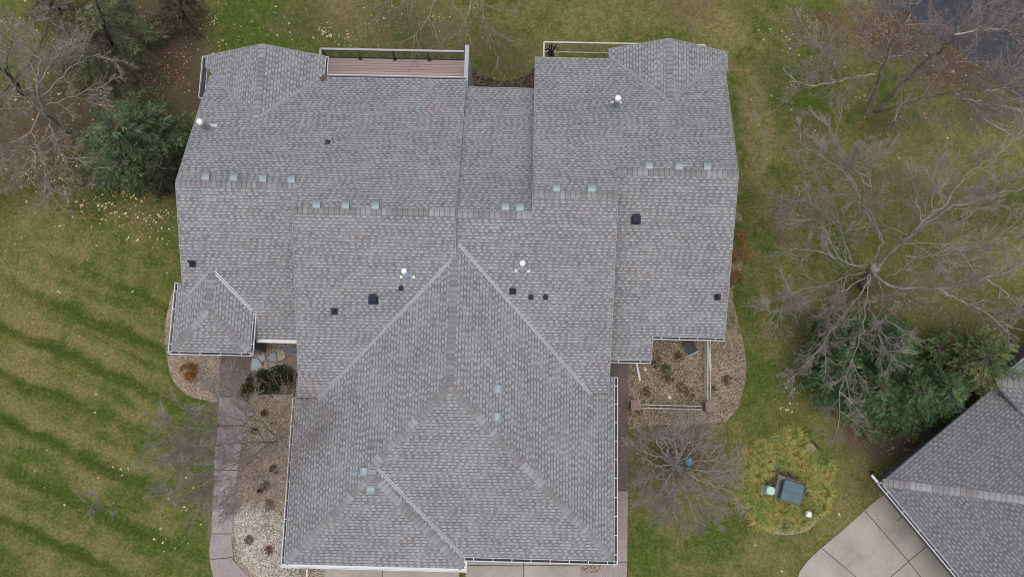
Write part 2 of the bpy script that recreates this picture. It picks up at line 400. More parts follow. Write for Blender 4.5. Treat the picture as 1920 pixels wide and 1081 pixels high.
def zone(px, py):
    dry, dirt = 0.0, 0.0
    for (a, b_, rx, ry, d, e) in ZB:
        q = ((px - a) / rx) ** 2 + ((py - b_) / ry) ** 2
        if q < 5:
            g = math.exp(-q); dry += d * g; dirt = max(dirt, e * math.exp(-q * q * .6 - q * .2))
    stripe = smooth(430, 620, py) * smooth(430, 330, px) if False else (smooth(400, 640, py) * (1 - smooth(250, 400, px)))
    return dry + .34, dirt, stripe
def axis(a, b, st, far):
    xs = [a + st * i for i in range(int((b - a) / st) + 1)]
    out = list(xs); e = st; x = xs[-1]
    while x < far: e *= 1.35; x += e; out.append(x)
    e = st; x = xs[0]; pre = []
    while x > -far: e *= 1.35; x -= e; pre.append(x)
    return pre[::-1] + out
gx = axis(-26, 28, .28, 700); gy = axis(-9, 26, .28, 700)
g = MB(); zc = []
for y in gy:
    for x in gx:
        z = terrain(x, y) + (.03 * noise.noise(Vector((x * .5, y * .5, 0))) if -5 < y < 30 and abs(x) > 14 else 0)
        g.v.append((x, y, z - .0))
        p = pix((x, y, z)) if (abs(x) < 40 and abs(y) < 40) else (-999, -999)
        a = zone(*p); zc.append((max(0, min(2, a[0])), a[1], a[2], 1))
nx = len(gx)
for j in range(len(gy) - 1):
    for i in range(nx - 1): g.f.append((j * nx + i, j * nx + i + 1, (j + 1) * nx + i + 1, (j + 1) * nx + i))
lawn = g.build('ground', M['ground'], smooth=True)
ca = lawn.data.attributes.new('zone', 'FLOAT_COLOR', 'POINT')
ca.data.foreach_set('color', [q for c in zc for q in c])
tag(lawn, kind='structure')

def curve_pts(pts, n=6):
    P = [Vector(p) for p in pts]; out = []
    for i in range(len(P)):
        p0, p1, p2, p3 = P[i - 1], P[i], P[(i + 1) % len(P)], P[(i + 2) % len(P)]
        for k in range(n):
            t = k / n
            out.append(.5 * ((2 * p1) + (-p0 + p2) * t + (2 * p0 - 5 * p1 + 4 * p2 - p3) * t * t + (-p0 + 3 * p1 - 3 * p2 + p3) * t ** 3))
    return out
def sheet(name, poly, mat, lift, smoothp=False, thick=.0, kind='structure', zfix=None):
    if smoothp: poly = curve_pts([Vector((a, b, 0)) for a, b in poly], 5)
    if zfix is None: pts = [gnd(p[0], p[1], lift) for p in poly]
    else: pts = [at(p[0], p[1], zfix) for p in poly]
    mb = MB()
    if thick: mb.prism(pts, thick)
    else: mb.quad(pts)
    ob = mb.build(name, mat)
    me = ob.data; bm = bmesh.new(); bm.from_mesh(me)
    bmesh.ops.recalc_face_normals(bm, faces=bm.faces)
    if not thick:
        for f in bm.faces:
            if f.normal.z < 0: f.normal_flip()
    bmesh.ops.triangulate(bm, faces=bm.faces); bm.to_mesh(me); bm.free()
    return tag(ob, kind=kind)

BED_L = [(330, 540), (316, 575), (309, 620), (314, 675), (324, 712), (348, 738), (378, 748), (412, 742), (418, 600), (380, 520)]
sheet('gravel_bed', BED_L, M['gravel_w'], .045, True, .1)
BED_C = [(452, 700), (462, 760), (452, 850), (438, 950), (434, 1010), (440, 1050), (462, 1075), (500, 1100), (640, 1100), (640, 1000), (620, 640), (470, 640)]
sheet('gravel_bed', BED_C, M['gravel_w'], .040, False, .1)
BED_R = [(1150, 640), (1150, 812), (1200, 800), (1260, 796), (1330, 794), (1362, 790), (1386, 762), (1399, 710), (1398, 660), (1386, 610), (1374, 560), (1372, 520), (1330, 470), (1250, 560)]
sheet('gravel_bed', BED_R, M['gravel_r'], .040, False, .1)
sheet('gravel_bed', [(1370, 390), (1390, 402), (1399, 440), (1397, 480), (1386, 515), (1376, 540), (1340, 540), (1340, 400)], M['gravel_r'], .050, False, .1)
sheet('mulch_bed', [(880, 128), (905, 142), (940, 153), (970, 148), (990, 138), (1020, 110), (1020, 200), (870, 200)], M['mulch'], .03, False, .06)
sheet('gravel_bed', [(440, 968), (452, 945), (475, 955), (490, 940), (520, 962), (545, 985), (560, 1100), (500, 1092), (468, 1066), (448, 1045), (441, 1010)], M['gravel_p'], .046, True)
# walkways: slabs with joints between
def slabs(name, strips, mat, lift=.06):
    for poly in strips: sheet(name, poly, mat, lift, False, .1)
slabs('walkway', [[(415, 655), (474, 655), (471, 696.5), (411, 696.5)], [(411, 698), (471, 698), (462, 742), (410, 743)]], M['walk_d'])
slabs('walkway', [[(410, 744.5), (462, 743.5), (458, 796), (408, 796)], [(408, 797.5), (458, 797.5), (446, 880), (402, 880), (402, 860)], [(402, 881.5), (446, 881.5), (438, 950), (435, 999), (396, 999)], [(396, 1000.5), (435, 1000.5), (434, 1012), (438, 1046), (434, 1043), (393, 1048), (392, 1030)], [(393, 1049), (434, 1044.5), (440, 1052), (462, 1076), (500, 1102), (404, 1102)]], M['walk'])
slabs('walkway', [[(1135, 655), (1177.5, 655), (1177.5, 714), (1135, 714)]] + [[(1135, a), (1177.5, a), (1177, b - 1.2), (1135, b - 1.2)] for a, b in ((715.5, 767), (767, 817), (817, 867), (867, 919))], M['walk_d'])
slabs('walkway', [[(1130, 920), (1177, 920), (1176, 1052), (1130, 1052)], [(1088, 1053), (1176, 1053.5), (1174, 1102), (1088, 1102)]], M['walk'])
sheet('gravel_bed', [(1092, 1050), (1124, 1050), (1122, 1070), (1094, 1072)], M['gravel_w'], .075, True)
for i, (a, b) in enumerate(((610, 716), (717.5, 861))): sheet('driveway', [(a, 1040), (b, 1040), (b, 1102), (a, 1102)], M['drive'], .05, False, .12)
for a, b in ((873, 981), (982.5, 1088)):
    sheet('driveway', [(a, 1030), (b, 1030), (b, 1059), (a, 1058)], M['drive'], .05, False, .12)
    sheet('driveway', [(a, 1059.5), (b, 1060.5), (b, 1102), (a, 1102)], M['drive'], .05, False, .12)
# neighbour driveway
sheet('driveway', [(1659, 925), (1632, 946), (1590, 985), (1541, 1026), (1515, 1050), (1500, 1070), (1492, 1095), (1489, 1110), (1880, 1110), (1740, 930), (1690, 890)], M['drive'], .05, False, .12)
jb = MB()
for seg in ([(1622, 957), (1703, 1051), (1735, 1092)], [(1541, 1027), (1640, 1110)], [(1670, 1081), (1703, 1052), (1741, 1020)], [(1682, 976), (1694, 966)]):
    for a, b in zip(seg, seg[1:]):
        jb.bar(gnd(a[0], a[1], .0525), gnd(b[0], b[1], .0525), .03, .006)
tag(jb.build('driveway_joint', M['joint']), kind='structure')
sheet('pond_water', [(1575, -60), (1640, -5), (1700, 28), (1745, 62), (1800, 95), (1850, 130), (1880, 165), (1935, 200), (2100, 260), (2300, -300), (1500, -300)], M['water'], .03, False)
# gravel round the cleared bed with the utility boxes
sheet('gravel_bed', [(1455, 868), (1480, 862), (1510, 868), (1532, 890), (1535, 930), (1525, 965), (1500, 985), (1460, 992), (1425, 986), (1395, 965), (1400, 930), (1420, 905), (1440, 880)], M['mulch'], .03, True)
sheet('gravel_bed', [(1498, 817), (1512, 822), (1530, 840), (1541, 862), (1540, 880), (1530, 878), (1518, 850), (1500, 830)], M['gravel_w'], .036, True)
sheet('gravel_bed', [(1430, 978), (1460, 990), (1500, 985), (1530, 968), (1520, 990), (1480, 1002), (1440, 996)], M['gravel_w'], .036, True)
e = MB(); pts = [gnd(x, y, .06) for x, y in ((1494, 813), (1508, 815), (1524, 827), (1536, 842), (1544, 862), (1544, 880))]
e.tube(pts, [.045] * 6, 6, True); tag(e.build('bed_edging', M['edging']), 'curved black edging along the stony rim of the grass bed', 'edging')

# ------------------------------------------------------------------ main house
t = .4203
def Z(v): return v + CZ
XL, YL, ZL, YLO, YBL, YFL = -14.8653, 9.5077, Z(-34.2844), 10.7232, 16.7491, 1.9328
XR1, XR2, YC, ZC, XC = .3535, 3.8576, 9.5301, Z(-34.4996), -2.8562
YRI, YRO, XRO, YBR = 10.359, 11.5774, 9.0, 17.9396
Xgl, Xgr, Zg, Yf, YBC, XLI, YFR = -9.9492, 4.1616, Z(-37.9745), -4.6832, 16.415, -9.6636, 2.4485
ZLO = ZL - t * (YLO - YL); ZRI = ZC + t * (YRI - YC); 
ZRI = ZC + t * (YRI - YC); ZRO = ZRI - t * (YRO - YRI)
P_LB = lambda x, y: ZL - t * (y - YL)
P_LOF = lambda x, y: ZLO - t * (YLO - y)
P_LIF = lambda x, y: ZL - t * (YL - y)
P_CB = lambda x, y: ZC - t * (y - YC)
P_CF = lambda x, y: ZC - t * (YC - y)
P_RB = lambda x, y: ZRI - t * (y - YRI)
P_ROF = lambda x, y: ZRO - t * (YRO - y)
P_GL = lambda x, y: Zg + t * (x - Xgl)
P_GR = lambda x, y: Zg + t * (Xgr - x)
P_GF = lambda x, y: Zg + t * (y - Yf)
def hit(px, py, P):
    z = 4.0
    for _ in range(40):
        p = at(px, py, z); z = .5 * z + .5 * P(p.x, p.y)
    return at(px, py, z)
house = empty('duplex_house', (-3, 3, 0))
tag(house, 'large house with grey shingled hip and gable roofs filling the middle of the picture', 'house')
def hpart(ob): return put_under(ob, house)
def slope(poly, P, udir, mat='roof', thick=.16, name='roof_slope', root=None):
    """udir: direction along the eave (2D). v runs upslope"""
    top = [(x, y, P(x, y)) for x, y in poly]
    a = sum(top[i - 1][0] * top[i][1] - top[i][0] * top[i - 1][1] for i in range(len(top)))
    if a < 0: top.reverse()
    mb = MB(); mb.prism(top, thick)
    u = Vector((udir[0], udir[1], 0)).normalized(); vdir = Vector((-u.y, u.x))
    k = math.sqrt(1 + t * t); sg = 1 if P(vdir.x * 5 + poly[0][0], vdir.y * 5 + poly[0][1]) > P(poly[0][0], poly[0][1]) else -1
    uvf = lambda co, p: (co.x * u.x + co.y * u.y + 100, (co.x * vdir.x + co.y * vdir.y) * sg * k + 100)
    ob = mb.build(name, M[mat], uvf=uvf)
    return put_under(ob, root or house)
X1, Y1 = (1, 0), (0, 1)
Xm = (Xgl + Xgr) / 2; hw = (Xgr - Xgl) / 2; Zr = Zg + t * hw; Yh = Yf + hw; Yj = YC - (ZC - Zr) / t
# rear left gable
a_ = hit(480, 223, P_LB); LGx, LGy, LGz = a_.x, a_.y, a_.z
P_LGL = lambda x, y: LGz - t * (LGx - x)
P_LGR = lambda x, y: LGz - t * (x - LGx)
LGl = hit(386, 103, P_LGL).x; LGr = hit(610, 108, P_LGR).x; LGt = at(482, 83, LGz).y
# rear right gable
a_ = hit(1257, 190, P_RB); RGx, RGy, RGz = a_.x, a_.y, a_.z
P_RGL = lambda x, y: RGz - t * (RGx - x)
P_RGR = lambda x, y: RGz - t * (x - RGx)
RGl = hit(1140, 106, P_RGL).x; RGr = hit(1365, 98, P_RGR).x; RGt = at(1262, 73, RGz).y
# front left porch hip
a_ = hit(397, 504, P_LOF); SXx, SYa, SZr = a_.x, a_.y, a_.z
P_SL = lambda x, y: SZr - t * (SXx - x)
P_SR = lambda x, y: SZr - t * (x - SXx)
SXl = hit(330, 600, P_SL).x; SXr = hit(470, 640, P_SR).x; SYh = at(391, 581, SZr).y
Sz = P_SR(SXr, 0); SYf = SYh - (SXr - SXx)
P_SF = lambda x, y: Sz + t * (y - SYf)
SXl = SXx - (SXr - SXx)
# garage bay hip at front left
Xbr = at(870, 1060, Zg).x; Yb = at(700, 1061, Zg).y; Xb = (Xgl + Xbr) / 2; bw = (Xbr - Xgl) / 2
P_BF = lambda x, y: Zg + t * (y - Yb)
P_BR = lambda x, y: Zg + t * (Xbr - x)
YLOf = hit(515, 636, P_LOF).y
YROf = hit(1290, 631, P_ROF).y; YROg = hit(1180, 674, P_ROF).y; XROs = hit(1222, 650, P_ROF).x
Y705 = hit(1148, 706, P_GR).y
YSt = hit(340, 529, P_SL).y
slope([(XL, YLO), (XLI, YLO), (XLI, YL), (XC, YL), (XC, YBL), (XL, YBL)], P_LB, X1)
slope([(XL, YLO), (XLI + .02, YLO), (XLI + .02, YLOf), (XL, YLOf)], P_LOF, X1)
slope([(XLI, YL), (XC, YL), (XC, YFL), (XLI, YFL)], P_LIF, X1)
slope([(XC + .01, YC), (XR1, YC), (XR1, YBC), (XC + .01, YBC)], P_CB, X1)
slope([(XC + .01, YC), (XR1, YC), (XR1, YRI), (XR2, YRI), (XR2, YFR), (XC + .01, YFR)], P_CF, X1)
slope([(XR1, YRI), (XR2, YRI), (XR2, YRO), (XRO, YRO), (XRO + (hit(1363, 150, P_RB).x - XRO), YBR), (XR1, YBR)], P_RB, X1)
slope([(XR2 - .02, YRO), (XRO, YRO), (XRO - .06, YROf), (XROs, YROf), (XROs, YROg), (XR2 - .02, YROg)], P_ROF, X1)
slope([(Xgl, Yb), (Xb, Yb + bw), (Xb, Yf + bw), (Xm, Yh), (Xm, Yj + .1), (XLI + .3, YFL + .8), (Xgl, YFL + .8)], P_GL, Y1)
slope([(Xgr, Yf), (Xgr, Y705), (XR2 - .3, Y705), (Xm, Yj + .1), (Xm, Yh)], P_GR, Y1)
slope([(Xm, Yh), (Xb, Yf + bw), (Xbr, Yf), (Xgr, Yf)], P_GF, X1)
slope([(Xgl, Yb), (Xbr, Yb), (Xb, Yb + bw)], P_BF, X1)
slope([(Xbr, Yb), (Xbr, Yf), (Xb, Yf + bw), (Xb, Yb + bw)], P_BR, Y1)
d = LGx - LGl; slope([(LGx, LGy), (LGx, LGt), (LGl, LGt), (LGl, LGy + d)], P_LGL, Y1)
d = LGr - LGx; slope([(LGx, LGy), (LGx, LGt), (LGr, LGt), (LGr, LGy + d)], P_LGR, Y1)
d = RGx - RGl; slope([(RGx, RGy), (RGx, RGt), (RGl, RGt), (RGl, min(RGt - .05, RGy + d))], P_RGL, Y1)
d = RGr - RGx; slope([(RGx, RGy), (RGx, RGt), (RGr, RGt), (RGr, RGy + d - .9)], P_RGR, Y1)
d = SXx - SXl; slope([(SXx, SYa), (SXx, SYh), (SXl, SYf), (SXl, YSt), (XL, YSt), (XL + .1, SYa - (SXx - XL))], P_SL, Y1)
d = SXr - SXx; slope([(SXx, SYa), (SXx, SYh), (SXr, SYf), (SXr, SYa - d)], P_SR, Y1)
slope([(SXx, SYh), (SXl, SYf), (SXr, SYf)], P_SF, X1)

# ridge and hip caps
def caps(p, q, PL, PR, half=.16, root=None, start_back=0):
    """p,q 3D; pieces lap along p->q; PL/PR planes either side"""
    p, q = Vector(p), Vector(q); d = q - p; L = d.length; d.normalize()
    side = Vector((-d.y, d.x, 0)).normalized(); n = max(1, int(L / .215)); st = L / n; mb = MB()
    for i in range(n):
        a = p + d * (i * st); b = p + d * ((i + 1) * st + .01)
        def off(c, s_, lift):
            e_ = c + side * s_ * half; P = PL if s_ > 0 else PR
            return Vector((e_.x, e_.y, P(e_.x, e_.y) + lift))
        for s_ in (1, -1):
            A, B, C_, D = a + Vector((0, 0, .045)), b + Vector((0, 0, .022)), off(b, s_, .012), off(a, s_, .030)
            mb.quad([A, B, C_, D] if s_ < 0 else [A, D, C_, B])
            mb.quad([off(a, s_, .030), off(b, s_, .012), off(b, s_, -.01), off(a, s_, -.01)])
        mb.quad([a + Vector((0, 0, .045)), off(a, 1, .03), off(a, 1, .0), a + Vector((0, 0, .0)), off(a, -1, .0), off(a, -1, .03)])
    u0 = random.random() * 50
    k0 = math.floor(u0 / .215) * .215
    ob = mb.build('ridge_cap', M['cap'], uvf=None)
    ul = ob.data.uv_layers.new(name='UVMap'); k = .215 / st
    for pl in ob.data.polygons:
        for li in pl.loop_indices:
            co = ob.data.vertices[ob.data.loops[li].vertex_index].co
            s_ = (co - p).dot(d) * k; sc_ = (pl.center - p).dot(d) * k
            cell = math.floor(sc_ / .215); s_ = min(max(s_, cell * .215 + .002), (cell + 1) * .215 - .002)
            ul.data[li].uv = (k0 + s_ + .215 * 40, 0)
    return put_under(ob, root or house)
def V3(x, y, P): return (x, y, P(x, y))
caps(V3(XLI, YLO, P_LOF), V3(XL, YLO, P_LOF), P_LOF, P_LB)
caps(V3(XC, YL, P_LB), V3(XLI, YL, P_LB), P_LIF, P_LB)
caps(V3(XR1, YC, P_CB), V3(XC + .06, YC, P_CB), P_CF, P_CB)
caps(V3(XR1, YRI, P_RB), V3(XR2, YRI, P_RB), P_RB, P_CF)
caps(V3(XR2, YRO, P_RB), V3(XRO, YRO, P_RB), P_RB, P_ROF)
caps(V3(Xm, Yh, P_GL), V3(Xm, Yj - .05, P_GL), P_GL, P_GR)
caps(V3(Xgr - .05, Yf + .05, P_GR), V3(Xm, Yh, P_GR), P_GF, P_GR)
caps(V3(Xb, Yf + bw, P_GL), V3(Xm, Yh, P_GL), P_GL, P_GF)
caps(V3(Xb, Yb + bw, P_GL), V3(Xb, Yf + bw, P_GL), P_GL, P_BR)
caps(V3(Xgl + .05, Yb + .05, P_GL), V3(Xb, Yb + bw, P_GL), P_GL, P_BF)
caps(V3(Xbr - .05, Yb + .05, P_BR), V3(Xb, Yb + bw, P_BR), P_BF, P_BR)
caps(V3(LGx, LGy, P_LGL), V3(LGx, LGt, P_LGL), P_LGL, P_LGR)
caps(V3(RGx, RGy, P_RGL), V3(RGx, RGt, P_RGL), P_RGL, P_RGR)
caps(V3(SXx, SYh, P_SL), V3(SXx, SYa, P_SL), P_SL, P_SR)
caps(V3(SXl + .04, SYf + .04, P_SL), V3(SXx, SYh, P_SL), P_SL, P_SF)
caps(V3(SXr - .04, SYf + .04, P_SR), V3(SXx, SYh, P_SR), P_SF, P_SR)

# metal valleys
def valley(p, q, PL, PR, half=.058, root=None):
    p, q = Vector(p), Vector(q); d = (q - p).normalized(); side = Vector((-d.y, d.x, 0)).normalized(); mb = MB()
    prof = [(-half, .012), (-half * .62, .020), (-.018, .016), (0, .050), (.018, .016), (half * .62, .020), (half, .012)]
    rows = []
    for c in (p, q):
        r = []
        for s_, l_ in prof:
            e_ = c + side * s_; P = PL if s_ > 0 else PR
            r.append(Vector((e_.x, e_.y, max(P_ (e_.x, e_.y) for P_ in (PL, PR)) + l_)))
        rows.append(r)
    for i in range(len(prof) - 1): mb.quad([rows[0][i], rows[1][i], rows[1][i + 1], rows[0][i + 1]][::-1])
    return put_under(mb.build('valley_flashing', M['valley']), root or house)
zl = P_LIF(0, YFL); xv = Xm - (Zr - zl) / t
Yjl = YL - (ZL - Zr) / t
valley((Xm - .12, Yjl - .12, Zr), (xv - .1, YFL - .1, zl), P_LIF, P_GL)
zr_ = P_CF(0, YFR); xw = Xm + (Zr - zr_) / t
valley((Xm + .15, Yj + .02, Zr), (xw + .1, YFR - .1, zr_), P_CF, P_GR)
valley((Xb + .15, Yf + bw - .15, 0), (Xbr - .02, Yf + .02, 0), P_BR, P_GF)
valley((LGx - .1, LGy + .1, 0), (XL + .25, LGy + (LGx - XL) - .25, 0), P_LB, P_LGL)
valley((LGx + .1, LGy + .1, 0), (LGr - .1, LGy + (LGr - LGx) - .1, 0), P_LB, P_LGR)
valley((RGx - .1, RGy + .1, 0), (RGl + .05, RGy + (RGx - RGl) - .05, 0), P_RB, P_RGL)
valley((RGx + .1, RGy + .1, 0), (RGr - .15, RGy + (RGr - RGx) - .15, 0), P_RB, P_RGR)
valley((SXx - .1, SYa - .1, 0), (XL + .15, SYa - (SXx - XL) + .15, 0), P_LOF, P_SL)
valley((SXx + .1, SYa - .1, 0), (SXr - .02, SYa - (SXr - SXx) + .02, 0), P_LOF, P_SR)

# drip edge / rake trim along open roof edges
def trim(edges, name='rake_trim'):
    for (x0, y0, x1, y1, P, ox, oy) in edges:
        mb = MB(); z0, z1 = P(x0, y0), P(x1, y1)
        o_ = Vector((ox, oy, 0)) * .022
        mb.bar(Vector((x0, y0, z0 - .085)) + o_, Vector((x1, y1, z1 - .085)) + o_ * .4, .022, .18)
        hpart(mb.build(name, M['trim']))
trim([(XL, YLO, XL, YBL - 1.5, P_LB, -1, 0), (XL, YLO, XL, YSt, P_LOF, -1, 0), (XLI, YLO - .05, XLI, YL, P_LB, -1, 0), (XLI, YL, XLI, YFL, P_LIF, -1, 0),
      (XC, YL, XC, YBL, P_LB, 1, 0), (XC, YL, XC, 7.6, P_LIF, 1, 0), (XR1, YRI, XR1, YBR, P_RB, -1, 0), (XR1, YRI, XR1, YC, P_CF, -1, 0),
      (XR2, YRI, XR2, YFR, P_CF, 1, 0), (XR2, YRI, XR2, YRO, P_RB, 1, 0), (XRO, YRO, hit(1363, 150, P_RB).x, YBR, P_RB, 1, 0), (XRO, YRO, XRO - .06, YROf, P_ROF, 1, 0),
      (LGx, LGt, LGl, LGt, P_LGL, 0, 1), (LGx, LGt, LGr, LGt, P_LGR, 0, 1), (RGx, RGt, RGl, RGt, P_RGL, 0, 1), (RGx, RGt, RGr, RGt, P_RGR, 0, 1),
      (XROs, YROf, XROs, YROg, P_ROF, 1, 0), (XC, YBC, XR1, YBC, P_CB, 0, 1), (XR1, YBR, RGl, YBR, P_RB, 0, 1), (xw, YFR, XR2, YFR, P_CF, 0, -1), (XLI, YFL, xv, YFL, P_LIF, 0, -1)])

# gutters
def gutter(x0, y0, x1, y1, z, ox, oy, width=.13, hang=.75, dark=True, root=None, parent=None):
    p, q = Vector((x0, y0, z)), Vector((x1, y1, z)); o_ = Vector((ox, oy, 0)).normalized(); d = (q - p); L = d.length; d.normalize()
    mb = MB(); up = Vector((0, 0, 1)); lip = .028
    mb.bar(p + o_ * (width + lip / 2) + up * -.04, q + o_ * (width + lip / 2) + up * -.04, lip, .12)
    mb.bar(p + o_ * .012 + up * -.06, q + o_ * .012 + up * -.06, .02, .12)
    for e_ in (p + d * .008, q - d * .008): mb.bar(e_ + o_ * .02 + up * -.05, e_ + o_ * width + up * -.05, .016, .11)
    mb.bar(p + o_ * width / 2 + up * -.13, q + o_ * width / 2 + up * -.13, width, .014)
    gm = put_under(mb.build('gutter', M['white']), root or house)
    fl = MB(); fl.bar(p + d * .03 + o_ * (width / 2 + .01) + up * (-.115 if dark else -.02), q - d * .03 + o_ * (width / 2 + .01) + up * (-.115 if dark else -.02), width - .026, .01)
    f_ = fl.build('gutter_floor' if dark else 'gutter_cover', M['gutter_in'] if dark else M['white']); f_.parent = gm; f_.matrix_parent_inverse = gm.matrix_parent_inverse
    f_.matrix_parent_inverse = Matrix.Identity(4)
    n = int(L / hang)
    if dark:
        for i in range(n):
            h_ = MB(); c = p + d * ((i + .5) * L / n); h_.bar(c + o_ * .0 + up * .015, c + o_ * (width + lip) + up * .026, .03, .012)
            k_ = h_.build('gutter_hanger', M['white']); k_.parent = gm
    return gm
gutter(Xgl, Yb - .13, Xgl, YFL - .05, Zg - .03, -1, 0, .11)
gutter(Xgr, Yf - .13, Xgr, Y705, Zg - .03, 1, 0)
gutter(Xbr, Yf, Xgr + .13, Yf, Zg - .03, 0, -1)
gutter(Xgl - .12, Yb, Xbr + .12, Yb, Zg - .03, 0, -1, .12, dark=False)
gutter(Xbr, Yb, Xbr, Yf - .15, Zg - .03, 1, 0, .10, dark=False)
gutter(SXl - .1, SYf, SXr + .1, SYf, Sz - .03, 0, -1, .12)
gutter(SXl, SYf - .1, SXl, YSt, Sz - .03, -1, 0, .12)
gutter(SXr, SYf - .1, SXr, SYa - (SXr - SXx), Sz - .03, 1, 0, .12)
gutter(SXr + .1, YLOf, XLI, YLOf, P_LOF(0, YLOf) - .03, 0, -1, .12, dark=False)
gutter(XROs, YROf, XRO - .06, YROf, P_ROF(0, YROf) - .03, 0, -1, .12)
gutter(XR2, YROg, XROs, YROg, P_ROF(0, YROg) - .03, 0, -1, .12)
gutter(LGl + .12, LGt, LGl + .12, hit(380, 182, P_LGL).y, P_LGL(LGl, 0) - .05, -1, 0, .27, hang=50)
gutter(LGr, LGt, LGr, YBL - .2, P_LGR(LGr, 0) - .03, 1, 0, .12, hang=50)
gutter(LGr + .15, YBL, XC, YBL, P_LB(0, YBL) - .03, 0, 1, .13, hang=50)

# walls (outer shells below the roofs)
def gable_block(x0, x1, yf, yr, yb, PF, PB, base=-3.2):
    mb = MB(); prof = [(yf, base), (yf, PF(0, yf) - .3), (yr, min(PF(0, yr), PB(0, yr)) - .3), (yb, PB(0, yb) - .3), (yb, base)]
    A = [(x0, y, z) for y, z in prof]; B = [(x1, y, z) for y, z in prof]
    mb.quad(A); mb.quad(B[::-1])
    for i in range(5): mb.quad([A[i], B[i], B[(i + 1) % 5], A[(i + 1) % 5]][::-1])
    return hpart(mb.build('wall', M['siding']))
gable_block(XL + .45, XLI + .2, YLOf + .5, YLO, YBL - .5, P_LOF, P_LB)
gable_block(XLI + .3, XC - .06, YFL + .4, YL, YBL - .5, P_LIF, P_LB)
gable_block(XC + .02, XR1 + .1, 5, YC, YBC - .5, P_CF, P_CB)
gable_block(XR1 + .12, XR2 - .3, YFR + .4, YRI, YBR - .5, P_CF, P_RB)
gable_block(XR2 - .28, XRO - .5, YROf + .5, YRO, YBR - .5, P_ROF, P_RB)
mb = MB(); mb.box((Xgl + .5, Yf + .55, -.2), (Xgr - .5, 4.5, Zg - .22)); mb.box((Xgl + .5, Yb + .5, -.2), (Xbr - .5, Yf + .7, Zg - .221)); hpart(mb.build('wall', M['siding']))
mb = MB(); mb.box((SXl + .4, SYf + .4, -.2), (SXr - .4, 6, Sz - .2)); mb.box((XR2, YROg + .4, -.2), (XROs - .4, YROf + 1.2, P_ROF(0, YROg) - .2)); hpart(mb.build('wall', M['siding']))
for (gx_, gy_, gl, gr, gt, gz) in ((LGx, LGy, LGl, LGr, LGt, LGz), (RGx, RGy, RGl, RGr, RGt, RGz)):
    mb = MB(); prof = [(gl + .5, -3), (gl + .5, gz - t * (gx_ - gl - .5) - .3), (gx_, gz - .3), (gr - .5, gz - t * (gr - .5 - gx_) - .3), (gr - .5, -3)]
    A = [(x, gt - .5, z) for x, z in prof]; B = [(x, gt - 3, z) for x, z in prof]
    mb.quad(A[::-1]); mb.quad(B)
    for i in range(5): mb.quad([A[i], B[i], B[(i + 1) % 5], A[(i + 1) % 5]])
    hpart(mb.build('wall', M['siding']))
# garage doors in the two front walls
for x0, x1, y in ((Xgl + 1.2, Xbr - 1.2, Yb + .5), (Xbr + .6, Xgr - 1.1, Yf + .55)):
    mb = MB(); mb.box((x0, y - .03, 0), (x1, y - .003, 2.15))
    for k in range(4): mb.box((x0, y - .045, .04 + k * .54), (x1, y - .03, .54 + k * .54 - .03))
    hpart(mb.build('garage_door', M['white']))

# roof vents
def roof_frame(px, py, P):
    p = hit(px, py, P); e_ = .1
    n = Vector((-(P(p.x + e_, p.y) - P(p.x - e_, p.y)) / (2 * e_), -(P(p.x, p.y + e_) - P(p.x, p.y - e_)) / (2 * e_), 1)).normalized()
    dn = Vector((n.x, n.y, 0)).normalized(); dn = (dn - n * dn.dot(n)).normalized(); sx = dn.cross(n)
    m = Matrix((sx, -dn, n)).transposed().to_4x4(); m.translation = p; return m   # local x = along eave, y = upslope, z = normal
def box_vent():
    mb = MB(); mb.box((-.2, -.22, .0), (.2, .24, .012))
    prof = [(.21, .012), (.19, .10), (.12, .165), (.02, .20), (-.10, .195), (-.17, .16), (-.185, .09), (-.18, .012)]
    for k in range(len(prof) - 1):
        (a, b), (c, d_) = prof[k], prof[k + 1]
        mb.quad([(-.155, a, b), (-.155, c, d_), (.155, c, d_), (.155, a, b)])
    mb.quad([(.155, a, b) for a, b in prof]); mb.quad([(-.155, a, b) for a, b in prof][::-1])
    return mb
VB = box_vent()
vm = None
def place(mesh_ob, m):
    ob = mesh_ob; ob.matrix_world = m; ob.parent = house; ob.matrix_parent_inverse = Matrix.Translation(house.location).inverted(); ob.matrix_basis = m
    return ob
vents = [(388, 328, P_LB), (441, 329, P_LB), (495, 331, P_LB), (548, 333, P_LB), (595, 380, P_LB), (649, 381, P_LB), (705, 382, P_LB), (948, 384, P_CB), (975, 385, P_CB),
         (1043, 349, P_RB), (1109, 350, P_RB), (1216, 307, P_RB), (1272, 308, P_RB), (1325, 309, P_RB), (934, 724, P_GR), (932, 776, P_GR), (683, 878, P_GL), (697, 911, P_BF)]
v0 = VB.build('roof_vent', M['vent'])
for i, (x, y, P) in enumerate(vents):
    o = v0 if i == 0 else v0.copy()
    if i: COL.objects.link(o)
    place(o, roof_frame(x, y + 5, P))
def vertical_at(px, py, P):
    m = Matrix.Translation(hit(px, py, P)); return m
